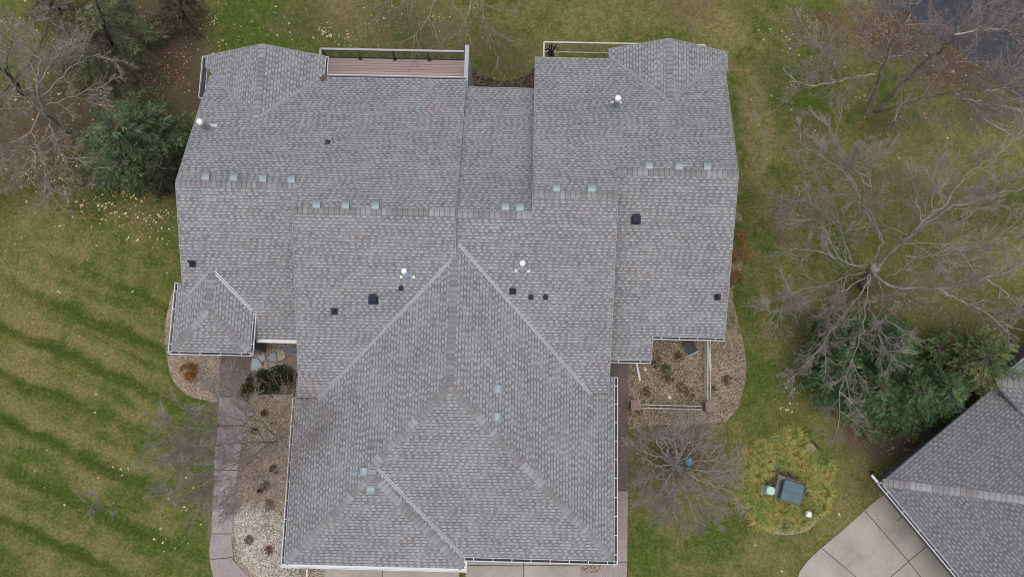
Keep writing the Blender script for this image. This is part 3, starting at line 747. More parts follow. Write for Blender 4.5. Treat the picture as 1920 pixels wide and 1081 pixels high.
def flue(px, py, P, h, r=.11, straps=True, base='galv', capk=1.0):
    m = vertical_at(px, py, P); p = m.translation; k = r / .11
    mb = MB(); mb.tube([p + Vector((0, 0, z)) for z in (-.05, h)], [r, r], 14, True)
    o = hpart(mb.build('flue_pipe', M['galv'] if base == 'galv' else M['white']))
    mb = MB(); mb.tube([p + Vector((0, 0, z)) for z in (h - .14, h - .13, h + .05, h + .09)], [r * 1.02, r * 1.45 * capk, r * 1.45 * capk, r * 1.1 * capk], 16, True); c = mb.build('flue_cap', M['bright']); c.parent = o
    mb = MB(); mb.tube([p + Vector((0, 0, z)) for z in (.0, .02, .16)], [r * 1.9, r * 1.7, r * 1.15], 16, True)
    f = roof_frame(px, py, P); mb.box((-.25 * k, -.2 * k, .0), (.25 * k, .24 * k, .014), f); c = mb.build('flashing', M['galv'] if base == 'galv' else M['blueflash']); c.parent = o
    if straps:
        mb = MB()
        for s_ in (-1, 1):
            e_ = f @ Vector((s_ * .26, -.02, .02)); mb.bar(e_, p + Vector((s_ * r, 0, h * .7)), .035, .02); mb.box((-.06, -.05, 0), (.06, .05, .03), Matrix.Translation(e_))
        c = mb.build('brace', M['bright']); c.parent = o
flue(389, 243, P_LB, .95, .12, False, capk=.78); flue(1154, 201, P_RB, 1.0, .12, False, capk=.78)
flue(764, 518, P_LIF, 1.1, .085, True, 'w'); flue(979.5, 507, P_CF, 1.45, .085, True, 'w')
for x, y in ((1149.5, 193), (1163, 193)): 
    f = roof_frame(x - 1, y, P_RB); mb = MB(); mb.box((-.09, -.06, .0), (.09, .06, .05), f); hpart(mb.build('flue_brace', M['white']))
f = roof_frame(402, 236, P_LB); mb = MB(); mb.box((-.2, -.07, .0), (.13, .07, .05), f); hpart(mb.build('flue_brace', M['white']))
def black_pipe(px, py, P, h=.35):
    p = vertical_at(px, py, P).translation; f = roof_frame(px, py, P)
    mb = MB(); mb.box((-.15, -.17, 0), (.15, .13, .012), f); mb.tube([p, p + Vector((0, 0, .03)), p + Vector((0, 0, .16))], [.12, .11, .055], 12, True)
    o = hpart(mb.build('pipe_boot', M['black'])); mb = MB(); mb.tube([p + Vector((0, 0, .1)), p + Vector((0, 0, h))], [.045, .045], 10, True); c = mb.build('pipe', M['black']); c.parent = o
black_pipe(361, 494, P_LOF, .5); black_pipe(627, 583, P_LIF, .3); black_pipe(961.5, 545, P_CF, .28); black_pipe(1345, 556, P_ROF, .35)
def hood(px, py, P, s):
    f = roof_frame(px, py, P) @ Matrix.Scale(s, 4); mb = MB(); mb.box((-.22, -.24, 0), (.22, .10, .012), f)
    prof = [(.22, .012), (.21, .12), (.10, .20), (-.06, .17), (-.21, .09), (-.22, .012)]
    for k in range(5):
        (a, b), (c, d_) = prof[k], prof[k + 1]
        mb.quad([f @ Vector(v) for v in ((-.145, a, b), (-.145, c, d_), (.145, c, d_), (.145, a, b))])
    mb.quad([f @ Vector((.145, a, b)) for a, b in prof]); mb.quad([f @ Vector((-.145, a, b)) for a, b in prof][::-1])
    hpart(mb.build('exhaust_hood', M['black']))
hood(614.5, 267, P_LB, .5); hood(700, 560, P_LIF, 1.0); hood(752, 540, P_LIF, .5); hood(995.5, 556, P_CF, .5); hood(1023, 556, P_CF, .5); hood(1192, 410, P_ROF, 1.0)
# little drifts of leaves caught on the roof
# rear deck
DZ = .35
dl, dr = at(613, 112, DZ), at(872, 118, DZ); dy1 = at(740, 111, DZ).y; dy0 = YBL - .6
mb = MB(); mb.box((dl.x, dy0, DZ - .05), (dr.x, dy1, DZ)); deck = hpart(mb.build('deck', M['deck']))
mb = MB(); mb.box((dl.x - .02, dy0, DZ - .3), (dr.x, dy1 - .05, DZ - .055)); c = mb.build('deck_frame', M['timber']); c.parent = deck
mb = MB(); rz_ = DZ + 1.0
mb.bar((dl.x - .1, dy1, rz_), (dr.x, dy1, rz_), .10, .04); mb.bar((dl.x - .1, dy1 + .05, rz_), (dl.x - .1, dy0, rz_), .09, .04)
c = mb.build('deck_handrail', M['privacy']); c.parent = deck
mb = MB(); mb.bar((dl.x - .1, dy1, DZ + .08), (dr.x, dy1, DZ + .08), .04, .04); mb.bar((dl.x - .1, dy1, rz_ - .1), (dr.x, dy1, rz_ - .1), .04, .05)
x = dl.x
while x < dr.x: mb.bar((x, dy1, DZ + .05), (x, dy1, rz_ - .05), .02, .02, Vector((0, 1, 0))); x += .1
c = mb.build('deck_balusters', M['black']); c.parent = deck
x = dl.x + .1
for k in range(4):
    xx = dl.x - .05 + k * (dr.x - dl.x) / 4.0
    mb = MB(); mb.box((xx - .022, dy1 - .022, DZ), (xx + .022, dy1 + .022, rz_ - .02)); mb.box((xx - .09, dy1 - .09, DZ), (xx + .09, dy1 + .09, DZ + .04)); c = mb.build('deck_post', M['black']); c.parent = deck
    mb = MB(); mb.box((xx - .07, dy1 - .2, -2.6), (xx + .07, dy1 - .06, DZ - .3)); c = mb.build('deck_support', M['timber']); c.parent = deck
pw = at(878, 85, 2.95); pw2 = at(880, 160, 2.95)
mb = MB(); mb.box((pw.x - .13, YBL - .35, -2.6), (pw.x + .02, pw.y, 2.9)); mb.box((pw.x - .15, YBL - .2, 2.905), (pw.x + .04, pw.y + .02, 2.95)); hpart(mb.build('privacy_wall', M['privacy']))
# rear right balcony
BZ = .3
bl, br_ = at(1020, 79, BZ + .95), at(1322, 82, BZ + .95)
mb = MB(); mb.box((bl.x + .02, YBR - .6, BZ - .2), (br_.x - .02, bl.y - .35, BZ)); bal = hpart(mb.build('balcony_floor', M['patio']))
mb = MB(); mb.bar((bl.x, bl.y, BZ + .95), (br_.x, bl.y, BZ + .95), .07, .05); mb.bar((bl.x, bl.y, BZ + .949), (bl.x, YBR - .6, BZ + .949), .07, .05); mb.bar((br_.x, bl.y, BZ + .949), (br_.x, YBR - .6, BZ + .949), .07, .05)
c = mb.build('balcony_handrail', M['cream']); c.parent = bal
mb = MB(); x = bl.x
while x < br_.x: mb.bar((x, bl.y, BZ - .1), (x, bl.y, BZ + .93), .022, .022, Vector((0, 1, 0))); x += .11
y = bl.y - .15
while y > YBR - .6:
    for xx in (bl.x, br_.x): mb.bar((xx - .04, y, BZ - .1), (xx - .04, y, BZ + .93), .022, .022, Vector((0, 1, 0)))
    y -= .15
mb.bar((bl.x, bl.y, BZ - .1), (br_.x, bl.y, BZ - .1), .04, .04)
c = mb.build('balcony_balusters', M['cream']); c.parent = bal

# downspout extensions lying on the gravel
for (x0, y0, x1, y1, lab) in ((1193, 678, 1200, 714, 'short white downspout pipe lying on gravel beside the walkway'), (1326, 636, 1332, 689, 'longer white downspout pipe lying outside the picket fence')):
    a, b = gnd(x0, y0, .12), gnd(x1, y1, .10); mb = MB(); mb.bar(a, b, .09, .08); o = mb.build('downspout_pipe', M['white']); tag(o, lab, 'downspout', 'white pipes on the gravel')
a = gnd(576, 1066, .1); b = gnd(575, 1098, .1); mb = MB(); mb.bar(a, b, .07, .06); tag(mb.build('downspout_pipe', M['white']), 'narrow white pipe on gravel at the bottom edge by the driveway', 'downspout')

# ------------------------------------------------------------------ neighbour house
NZ = 2.7
def perp_plane(C, u, up2):      # plane with eave along u through C, rising toward up2
    n2 = Vector((-u.y, u.x)); 
    if n2.dot(up2) < 0: n2 = -n2
    return lambda x, y: C.z + t * ((x - C.x) * n2.x + (y - C.y) * n2.y)
def hip_house(C, u, v, A, B, root, mat='roof2', wall=True):
    """corner C, unit 2D dirs u (length A) and v (length B), hip roof"""
    u, v = Vector(u).normalized(), Vector(v).normalized(); c2 = Vector((C.x, C.y)); hw_ = min(A, B) / 2
    pt = lambda a, b: tuple(c2 + u * a + v * b)
    Pu = perp_plane(C, u, v); Pv = perp_plane(C, v, u)
    Cu = Vector((*pt(0, B), C.z)); Pu2 = perp_plane(Cu, u, -v); Cv = Vector((*pt(A, 0), C.z)); Pv2 = perp_plane(Cv, v, -u)
    if A >= B: r1, r2 = pt(hw_, hw_), pt(A - hw_, hw_)
    else: r1, r2 = pt(hw_, hw_), pt(hw_, B - hw_)
    if A >= B: polys = [([pt(0, 0), pt(A, 0), r2, r1], Pu, u), ([pt(0, 0), r1, pt(0, B)], Pv, v), ([pt(0, B), r1, r2, pt(A, B)], Pu2, u), ([pt(A, 0), pt(A, B), r2], Pv2, v)]
    else: polys = [([pt(0, 0), pt(A, 0), r1], Pu, u), ([pt(0, 0), r1, r2, pt(0, B)], Pv, v), ([pt(0, B), r2, pt(A, B)], Pu2, u), ([pt(A, 0), pt(A, B), r2, r1], Pv2, v)]
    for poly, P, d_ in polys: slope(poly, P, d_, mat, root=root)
    z1 = Pu(*r1); caps((*pt(.04, .04), C.z), (*r1, z1), Pv, Pu, root=root)
    caps((*r2, z1), (*r1, z1), Pu if A >= B else Pv, Pu2 if A >= B else Pv2, root=root)
    mb = MB(); q = [pt(.5, .5), pt(A - .5, .5), pt(A - .5, B - .5), pt(.5, B - .5)]
    a = sum(q[i - 1][0] * q[i][1] - q[i][0] * q[i - 1][1] for i in range(4))
    if a < 0: q.reverse()
    mb.prism([(x, y, C.z - .2) for x, y in q], C.z); put_under(mb.build('wall', M['siding']), root)
    return Pu, Pv
Cn = at(1652, 903, NZ); e1 = at(1798, 1078, NZ) - Cn; e2 = at(1786, 767, NZ) - Cn
u = Vector((e1.x, e1.y)).normalized(); v = Vector((-u.y, u.x))
if v.dot(Vector((e2.x, e2.y))) < 0: v = -v
nb = empty('neighbour_house', (Cn.x, Cn.y, 0)); tag(nb, 'neighbouring house roof cut off by the bottom right corner of the picture', 'house')
hip_house(Cn, u, v, 13, 16, nb)
o2 = -v
gutter(Cn.x, Cn.y, Cn.x + u.x * 12, Cn.y + u.y * 12, NZ - .03, -v.x, -v.y, .13, .95, root=nb)
C2 = at(1864, 716, 3.4)
hip_house(C2, u, v, 5.5, 7, nb)
mb = MB(); a = Cn + Vector((-v.x * .1, -v.y * .1, 0)) - Vector((u.x, u.y, 0)) * .45; mb.bar(Vector((a.x, a.y, NZ - .1)), Vector((a.x + u.x * .4, a.y + u.y * .4, NZ - .1)), .1, .1); c_ = put_under(mb.build('downspout', M['cream']), nb)

# ------------------------------------------------------------------ bare trees
def rv(): return Vector((random.gauss(0, 1), random.gauss(0, 1), random.gauss(0, 1))).normalized()
def wig(p, d, L, n, bend, trop):
    """a wiggly path"""
    pts = [p.copy()]; d = d.normalized(); st = L / n
    for _ in range(n):
        d = (d + rv() * bend + Vector((0, 0, trop))).normalized(); p = p + d * st; pts.append(p.copy())
    return pts
def along(pts, f):
    x = f * (len(pts) - 1); i = min(int(x), len(pts) - 2); k = x - i
    return pts[i].lerp(pts[i + 1], k), (pts[i + 1] - pts[i]).normalized()
def twigs(pts, L, lev, tb, lb, spec, floor_z):
    """children of a branch; lb = limb builder, tb = twig builder"""
    n = spec['n'][lev]; s0 = spec.get('start', .2)
    for i in range(n):
        f = s0 + (1 - s0) * (i + random.random()) / n
        p, d = along(pts, f)
        ax = rv(); ax = (ax - d * ax.dot(d)).normalized()
        ang = R(random.uniform(*spec.get('ang', (25, 55))))
        nd = d * math.cos(ang) + ax * math.sin(ang)
        nd.z = nd.z * spec.get('flat', .8) + spec.get('lift', 0)
        ln = L * spec['len'][lev] * random.uniform(.55, 1.15) * (1.15 - .5 * f)
        k = 4 if lev == 0 else 3
        q = wig(p, nd, ln, k, spec.get('bend', .16), spec['trop'])
        for v_ in q:
            if v_.z < floor_z: v_.z = floor_z + random.random() * .1
        r0 = spec['rad'][lev]; rr = [r0 * (1 - .75 * j / k) for j in range(k + 1)]
        (lb if lev == 0 and spec.get('thick0', True) else tb).tube(q, rr, 4 if lev == 0 else 3)
        if lev + 1 < len(spec['n']): twigs(q, ln, lev + 1, tb, lb, spec, floor_z)
def refine(P, k=3, wob=.05):
    out = []
    for i in range(len(P) - 1):
        for j in range(k):
            a = P[i].lerp(P[i + 1], j / k)
            if j or i: a = a + rv() * wob
            out.append(a)
    return out + [P[-1]]
def bare_tree(name, base, limbs, label, cat, spec, bark='bark', twig='twig', trunk=None, leafy=None, group=None, pale=()):
    """limbs: lists of (px, py, height) ; radii from r0 to tip"""
    B = gnd(*base); root = empty(name, B)
    tag(root, label, cat, group)
    lb, tb, kb = MB(), MB(), MB()
    rel = lambda pts: [Vector(p) - B for p in pts]
    gz = B.z
    pt = lambda x, y, h: at(x, y, gz + h)
    if trunk:
        P = rel([pt(*q[:3]) for q in trunk]); P[0].z -= .15; kb.tube(refine(P, 3, .03), [trunk[0][3] + (trunk[-1][3] - trunk[0][3]) * i / (3 * (len(P) - 1)) for i in range(3 * (len(P) - 1) + 1)], 8, True)
    for (r0, *q) in limbs:
        r0 *= spec.get('rs', 1)
        P = rel([pt(*c) for c in q]); Q = refine(P, 4, spec.get('wob', .07)); n = len(Q)
        lb.tube(Q, [max(.012, r0 * (1 - .82 * i / (n - 1))) for i in range(n)], 6)
        L = sum((Q[i + 1] - Q[i]).length for i in range(n - 1))
        sp = dict(spec); k = max(.5, min(1.6, L / 4.0)); sp['n'] = [max(2, int(spec['n'][0] * k))] + list(spec['n'][1:])
        twigs(Q, min(L, spec.get('maxL', 5)), 0, tb, lb, sp, .05)
    wb = MB()
    for (r0, *q) in pale:
        Q = refine(rel([pt(*c) for c in q]), 5, .05); n = len(Q); wb.tube(Q, [max(.012, r0 * (1 - .75 * i / (n - 1))) for i in range(n)], 6)
        sp = dict(spec); sp['n'] = [5] + list(spec['n'][1:3]); twigs(Q, 3, 0, tb, wb, sp, .05)
    if wb.v: wb.build('pale_limbs', M['bark_w'], root, smooth=True)
    if trunk: o = kb.build('trunk', M[bark], root, smooth=True)
    o = lb.build('limbs', M[bark], root, smooth=True)
    o = tb.build('twigs', M[twig], root)
    if leafy:
        n_, cols, sz = leafy; mb = MB(); nv = len(tb.v)
        for _ in range(n_):
            p = Vector(tb.v[random.randrange(nv)]); a, b_ = rv() * sz, rv() * sz * .7; c = random.choice(cols); mb.quad([p - a, p - b_, p + a, p + b_], c)
        mb.build('dry_leaves', M['leaf'], root)
    return root
SP = dict(n=[8, 6, 5, 4], len=[.46, .5, .52, .5], rad=[.017, .0105, .008, .0065], trop=.03, bend=.13, start=.2)
# big tree right of the house
bare_tree('bare_tree', (1622, 536), [
    (.15, (1640, 505, 3.5), (1690, 455, 6), (1728, 425, 8), (1790, 385, 9.5), (1850, 370, 10.5), (1925, 350, 11.5)),
    (.12, (1690, 455, 6), (1722, 424, 8), (1770, 390, 9), (1800, 340, 10), (1850, 300, 11), (1905, 265, 12)),
    (.13, (1632, 505, 3), (1655, 530, 3.6), (1705, 541, 4.2), (1757, 541, 5), (1810, 532, 6), (1850, 522, 7), (1925, 495, 8)),
    (.07, (1757, 541, 5), (1795, 562, 5.2), (1830, 575, 5.6), (1872, 602, 6), (1925, 622, 6.4)),
    (.09, (1632, 500, 3), (1600, 497, 3.6), (1575, 486, 4.2), (1535, 474, 5), (1490, 464, 6)),
    (.08, (1640, 490, 3.2), (1655, 455, 4), (1640, 420, 5), (1615, 390, 6), (1608, 355, 7), (1580, 320, 8), (1530, 285, 9), (1490, 262, 10)),
    (.06, (1612, 370, 6.6), (1590, 325, 7.4), (1590, 300, 8), (1565, 265, 8.6), (1555, 235, 9)),
    (.05, (1655, 455, 4), (1632, 395, 6), (1632, 350, 7), (1630, 310, 8), (1640, 285, 8.6)),
    (.05, (1632, 350, 7), (1592, 310, 7.6), (1597, 290, 8), (1612, 262, 9)),
    (.06, (1640, 510, 3), (1652, 540, 3.6), (1655, 575, 4), (1665, 600, 4.6), (1690, 620, 5)),
    (.07, (1632, 512, 3), (1618, 545, 3.4), (1585, 590, 4), (1560, 620, 4.6), (1530, 665, 5), (1475, 720, 5.6)),
    (.06, (1632, 515, 3), (1625, 560, 3.5), (1618, 620, 4.2), (1600, 670, 4.8), (1575, 730, 5.2), (1573, 790, 5.4)),
    (.05, (1625, 560, 3.5), (1640, 600, 4), (1650, 640, 4.6), (1690, 690, 5)),
    (.05, (1628, 515, 2.8), (1590, 540, 3.4), (1540, 560, 4), (1480, 575, 4.5), (1440, 590, 5)),
    (.05, (1625, 510, 2.8), (1590, 515, 3.2), (1545, 535, 4), (1500, 540, 4.6), (1460, 560, 5)),
    (.045, (1600, 497, 3.6), (1580, 440, 4.5), (1570, 410, 5), (1520, 380, 6), (1465, 370, 7)),
    (.045, (1575, 486, 4.2), (1540, 420, 5), (1510, 405, 5.6), (1470, 400, 6)),
    (.05, (1728, 425, 8), (1722, 380, 8.6), (1712, 345, 9.2), (1715, 320, 9.8)),
    (.05, (1690, 455, 6), (1755, 455, 6.6), (1800, 470, 7), (1850, 455, 7.6), (1925, 440, 8)),
    (.05, (1700, 480, 5), (1760, 480, 5.4), (1810, 465, 6), (1880, 475, 6.4)),
    (.05, (1770, 390, 9), (1745, 400, 9), (1750, 360, 9.6), (1775, 320, 10), (1800, 280, 10.6)),
    (.04, (1660, 520, 3.4), (1690, 505, 4), (1730, 510, 4.4), (1790, 500, 5)),
    (.05, (1850, 522, 7), (1880, 545, 7), (1905, 570, 7.2), (1940, 590, 7.5)),
], 'large bare spreading tree with grey lichened limbs standing on the lawn right of the house', 'tree',
    dict(SP, n=[9, 7, 6, 4], trop=.02, rs=.6, maxL=4.2), 'bark_g', 'twig', trunk=[(1622, 536, 0, .30), (1632, 512, 2.2, .24), (1642, 500, 3.8, .20)])
# multi stemmed tree by the pond
SPr = dict(SP, n=[10, 7, 5, 4], rs=.8)
bare_tree('river_birch', (1622, 216), [
    (.17, (1624, 210, .4), (1645, 155, 4), (1665, 105, 6.5), (1690, 50, 8.5), (1722, -10, 11)),
    (.15, (1640, 208, .3), (1672, 178, 2.5), (1720, 130, 5), (1755, 100, 7), (1790, 75, 9), (1850, 30, 11), (1900, -5, 13)),
    (.09, (1645, 212, .4), (1690, 195, 3), (1740, 182, 5), (1790, 172, 7), (1860, 165, 9), (1925, 172, 11)),
    (.05, (1640, 140, 4.5), (1605, 143, 5), (1570, 153, 6), (1530, 160, 7), (1480, 153, 8)),
    (.05, (1672, 108, 6), (1700, 98, 6.8), (1735, 94, 7.6), (1760, 105, 8)),
    (.04, (1655, 120, 6), (1600, 100, 7), (1560, 90, 8), (1510, 70, 9)),
    (.04, (1672, 90, 7), (1640, 40, 8.5), (1625, 5, 10)), (.05, (1690, 50, 8.5), (1660, 20, 9), (1600, 0, 10)),
    (.05, (1790, 75, 9), (1830, 60, 10), (1880, 55, 11), (1925, 68, 12)), (.06, (1755, 100, 7), (1780, 120, 8), (1850, 60, 9.5), (1925, 10, 11)),
    (.06, (1790, 172, 7), (1805, 185, 7), (1850, 222, 7.6), (1925, 255, 8)), (.05, (1800, 188, 7), (1840, 195, 8), (1925, 210, 9)),
    (.05, (1690, 195, 3), (1680, 210, 3.6), (1672, 228, 4)), (.05, (1720, 130, 5), (1800, 140, 7), (1860, 150, 8.4), (1925, 105, 10)),
    (.05, (1755, 100, 7), (1810, 55, 8), (1840, 0, 9)),
], 'tall bare tree with reddish brown stems splitting from its base near the dark pond', 'tree', SPr, 'bark_r', 'twig_p',
    pale=[(.045, (1640, 140, 4.5), (1605, 143, 5), (1570, 153, 6), (1530, 160, 7), (1480, 153, 8)), (.04, (1672, 108, 6), (1700, 98, 6.8), (1735, 94, 7.6)), (.045, (1790, 65, 10), (1830, 56, 10), (1880, 55, 11), (1925, 68, 12)), (.045, (1845, 172, 7), (1880, 165, 7.4), (1925, 160, 8)), (.04, (1865, 150, 8), (1895, 130, 9), (1925, 100, 10)), (.04, (1805, 185, 7), (1830, 205, 7.2), (1860, 232, 7.6), (1900, 255, 8)), (.04, (1810, 186, 7), (1860, 194, 7.6), (1925, 207, 8.4)), (.05, (1695, 45, 8.5), (1712, 15, 9.4), (1725, -15, 10.4)), (.035, (1680, 228, 4), (1684, 205, 4.6), (1700, 190, 5))],
    leafy=(2500, [(.22, .12, .06), (.16, .10, .06), (.28, .18, .09)], .045))
# left edge tree
bare_tree('bare_tree', (136, 258), [
    (.17, (136, 258, 0), (105, 232, 2.2), (78, 208, 4), (70, 165, 5.5), (75, 110, 7), (60, 40, 9)),
    (.08, (78, 208, 4), (50, 180, 5.5), (25, 160, 7), (-10, 128, 8.5)),
    (.06, (74, 190, 4.6), (110, 150, 5.6), (140, 120, 6.5), (190, 100, 7)), (.06, (70, 165, 5.5), (95, 120, 6.5), (120, 90, 7.5), (150, 60, 8)),
    (.06, (78, 205, 4), (60, 250, 4.4), (20, 265, 4.8), (-10, 300, 5)), (.06, (90, 218, 3), (100, 250, 3.4), (105, 275, 3.6), (60, 300, 4), (20, 330, 4.2)),
    (.05, (100, 250, 3.4), (115, 290, 3.8), (150, 300, 4), (185, 325, 4.2)), (.05, (95, 225, 3), (75, 270, 3.6), (60, 310, 4), (50, 345, 4.2)),
    (.05, (70, 200, 4), (120, 188, 4.6), (165, 170, 5), (200, 160, 5.4)), (.05, (72, 150, 6), (40, 90, 7.4), (15, 40, 8.4)),
    (.05, (75, 110, 7), (20, 70, 8), (-10, 60, 9)), (.05, (76, 195, 4.2), (35, 205, 5), (-10, 200, 6)), (.04, (60, 250, 4.4), (75, 290, 4.6), (90, 340, 4.8), (100, 370, 5)),
    (.04, (100, 250, 3.4), (70, 275, 3.6), (25, 290, 4), (0, 320, 4.2))],
    'bare tree with a dark leaning trunk at the left edge beside the evergreens', 'tree', dict(SP, n=[8, 6, 5, 4], rs=.8), 'bark_g', 'twig')
bare_tree('bare_tree', (46, 178), [(.13, (46, 178, 0), (25, 152, 2.6), (2, 128, 4.5), (-40, 95, 7)), (.05, (25, 152, 2.6), (60, 120, 4), (90, 60, 5.6), (95, 10, 7)), (.05, (10, 135, 4), (20, 80, 5.4), (30, 20, 7)),
    (.04, (25, 152, 2.6), (5, 180, 4), (-10, 230, 5))], 'smaller bare tree with a slanting black trunk touching the left border', 'tree', dict(SP, n=[8, 6, 5, 4]), 'bark', 'twig_p')
# tree above the deck
SPt = dict(SP, n=[9, 7, 5], trop=-.10, len=[.34, .42, .5], rad=[.02, .01, .007], flat=.7, rs=.7)
bare_tree('bare_tree', (905, -75), [
    (.11, (900, -70, 4), (884, 10, 3.8), (872, 48, 3.4), (858, 62, 3.2), (835, 74, 3), (805, 92, 2.8)), (.06, (872, 48, 3.4), (880, 72, 3), (886, 92, 2.7), (890, 106, 2.5)),
    (.07, (895, -40, 4), (902, 20, 3.8), (915, 50, 3.4), (935, 66, 3), (955, 78, 2.8)), (.05, (913, 48, 3.4), (924, 75, 3), (932, 108, 2.6), (931, 126, 2.4)),
    (.05, (912, 52, 3.4), (917, 70, 3.2), (917, 92, 3)), (.045, (900, 0, 4), (940, 22, 3.6), (968, 16, 3.4)), (.035, (934, 50, 3), (946, 66, 2.8), (954, 78, 2.6)),
    (.08, (880, -70, 5), (818, 0, 4.8), (803, 32, 4.4), (782, 60, 4), (745, 88, 3.6)), (.05, (803, 32, 4.4), (820, 70, 4), (827, 92, 3.6)), (.045, (782, 60, 4), (785, 90, 3.6), (790, 100, 3.4)),
    (.06, (860, -70, 5), (780, -5, 5), (768, 15, 4.6), (772, 34, 4.2)), (.06, (850, -70, 5), (740, -8, 5), (722, 20, 4.4), (715, 35, 4.2)), (.05, (850, -60, 5), (755, 0, 4.8), (745, 18, 4.4)),
    (.05, (890, -50, 5), (850, 0, 4.6), (855, 30, 4), (862, 50, 3.8)), (.04, (900, -50, 5), (972, -5, 4.8), (975, 15, 4.4)), (.05, (880, -40, 5), (893, 10, 4.6), (896, 34, 4.2)), (.05, (905, -40, 5), (905, 10, 4.6), (910, 34, 4.2))],
    'bare tree reaching drooping straw coloured branches over the deck railing from the top edge', 'tree', SPt, 'bark_b', 'twig_y', trunk=[(905, -75, 0, .3), (902, -90, 5, .2)])
# birch like tree over the left walkway
SPb = dict(SP, n=[9, 7, 6, 4], len=[.5, .55, .55, .5], rad=[.014, .010, .008, .0065], maxL=4, rs=.5)
bare_tree('bare_tree', (524, 830), [
    (.09, (522, 828, .3), (495, 826, 2), (450, 830, 3.6), (395, 832, 5), (330, 838, 6.5)), (.07, (495, 826, 2), (470, 800, 3), (445, 785, 3.8), (400, 770, 5), (340, 765, 6)),
    (.06, (515, 828, 1), (480, 850, 2.6), (440, 870, 4), (390, 888, 5), (320, 925, 6.5)), (.05, (480, 850, 2.6), (455, 880, 4), (420, 920, 5), (370, 945, 6)),
    (.06, (520, 824, 1), (495, 790, 2.6), (465, 780, 3.6), (447, 760, 4.2), (440, 740, 4.8), (415, 722, 5.4)), 
    (.03, (505, 822, 2), (530, 812, 3.4), (560, 800, 4.4), (578, 790, 5)), 
    (.05, (495, 826, 2), (440, 850, 4), (380, 860, 5.4), (320, 880, 6.6)), (.04, (470, 800, 3), (420, 800, 4.6), (360, 800, 5.8), (300, 810, 7)), (.04, (500, 826, 2), (490, 870, 4), (480, 910, 5), (460, 950, 6))],
    'slender bare tree leaning over the walkway from the gravel bed by the garage', 'tree', SPb, 'bark_r', 'twig_p')
# small dense tree on the right of the garage
SPs = dict(SP, start=.35, n=[9, 8, 6, 4], len=[.55, .52, .5, .5], rad=[.014, .009, .0065, .005], rs=.75, maxL=2.8, trop=.02, wob=.05)
L8 = []
for x, y in ((1225, 815), (1243, 822), (1264, 800), (1200, 845), (1212, 868), (1228, 935), (1245, 945), (1262, 960), (1300, 965), (1318, 950), (1340, 958), (1374, 922), (1375, 884), (1345, 860), (1320, 825), (1300, 812), (1285, 800), (1205, 905), (1260, 935), (1330, 900)):
    cx_, cy_ = 1262 + random.uniform(-5, 5), 872 + random.uniform(-4, 4)
    L8.append((.06, (cx_, cy_, .9), (cx_ * .65 + x * .35 + random.uniform(-6, 6), cy_ * .65 + y * .35 + random.uniform(-6, 6), 2.0), (cx_ * .3 + x * .7 + random.uniform(-5, 5), cy_ * .3 + y * .7 + random.uniform(-5, 5), 2.7), (x, y, 3.1)))
bare_tree('bare_ornamental_tree', (1262, 872), L8, 'small round bare tree with pale twisting branches in mulch right of the garage', 'tree', SPs, 'bark_s', 'twig_p', trunk=[(1262, 872, 0, .13), (1262, 871, .9, .1)])
bare_tree('bare_sapling', (222, 951), [(.035, (222, 951, .02), (195, 950, 1.6), (165, 945, 2.6), (150, 930, 3.0)), (.02, (195, 950, 1.6), (180, 930, 2.4), (170, 920, 2.8)), (.02, (190, 950, 1.8), (175, 962, 2.4), (160, 965, 2.8))],
    'tiny bare sapling alone on the striped lawn at lower left', 'tree', dict(SP, n=[9, 7, 5], maxL=1.8, rad=[.012, .009, .007]), 'bark_g', 'twig')
bare_tree('bare_shrub', (545, 732), [(.02, (540 + i * 5 - 30, 738, .1), (535 + i * 9 - 40, 722 - abs(i - 4) * 2, .8), (530 + i * 13 - 55, 700 + abs(i - 4) * 2, 1.3)) for i in range(9)],
    'leafless shrub with pale arching stems behind the timber edge of the flagstone patio', 'shrub', dict(SP, n=[4, 3], len=[.45, .5], rad=[.008, .005], maxL=1.0), 'bark_b', 'twig_y')
bare_tree('bare_shrub', (405, 735), [(.015, (402 + i * 2, 736, .05), (392 + i * 6, 722 + (i % 3) * 8, .6), (384 + i * 10, 712 + (i % 3) * 16, 1.0)) for i in range(6)],
    'small leafless grey shrub at the corner of the left gravel bed beside the walkway', 'shrub', dict(SP, n=[7, 5], len=[.6, .5], rad=[.009, .006], maxL=.8), 'bark_g', 'twig')

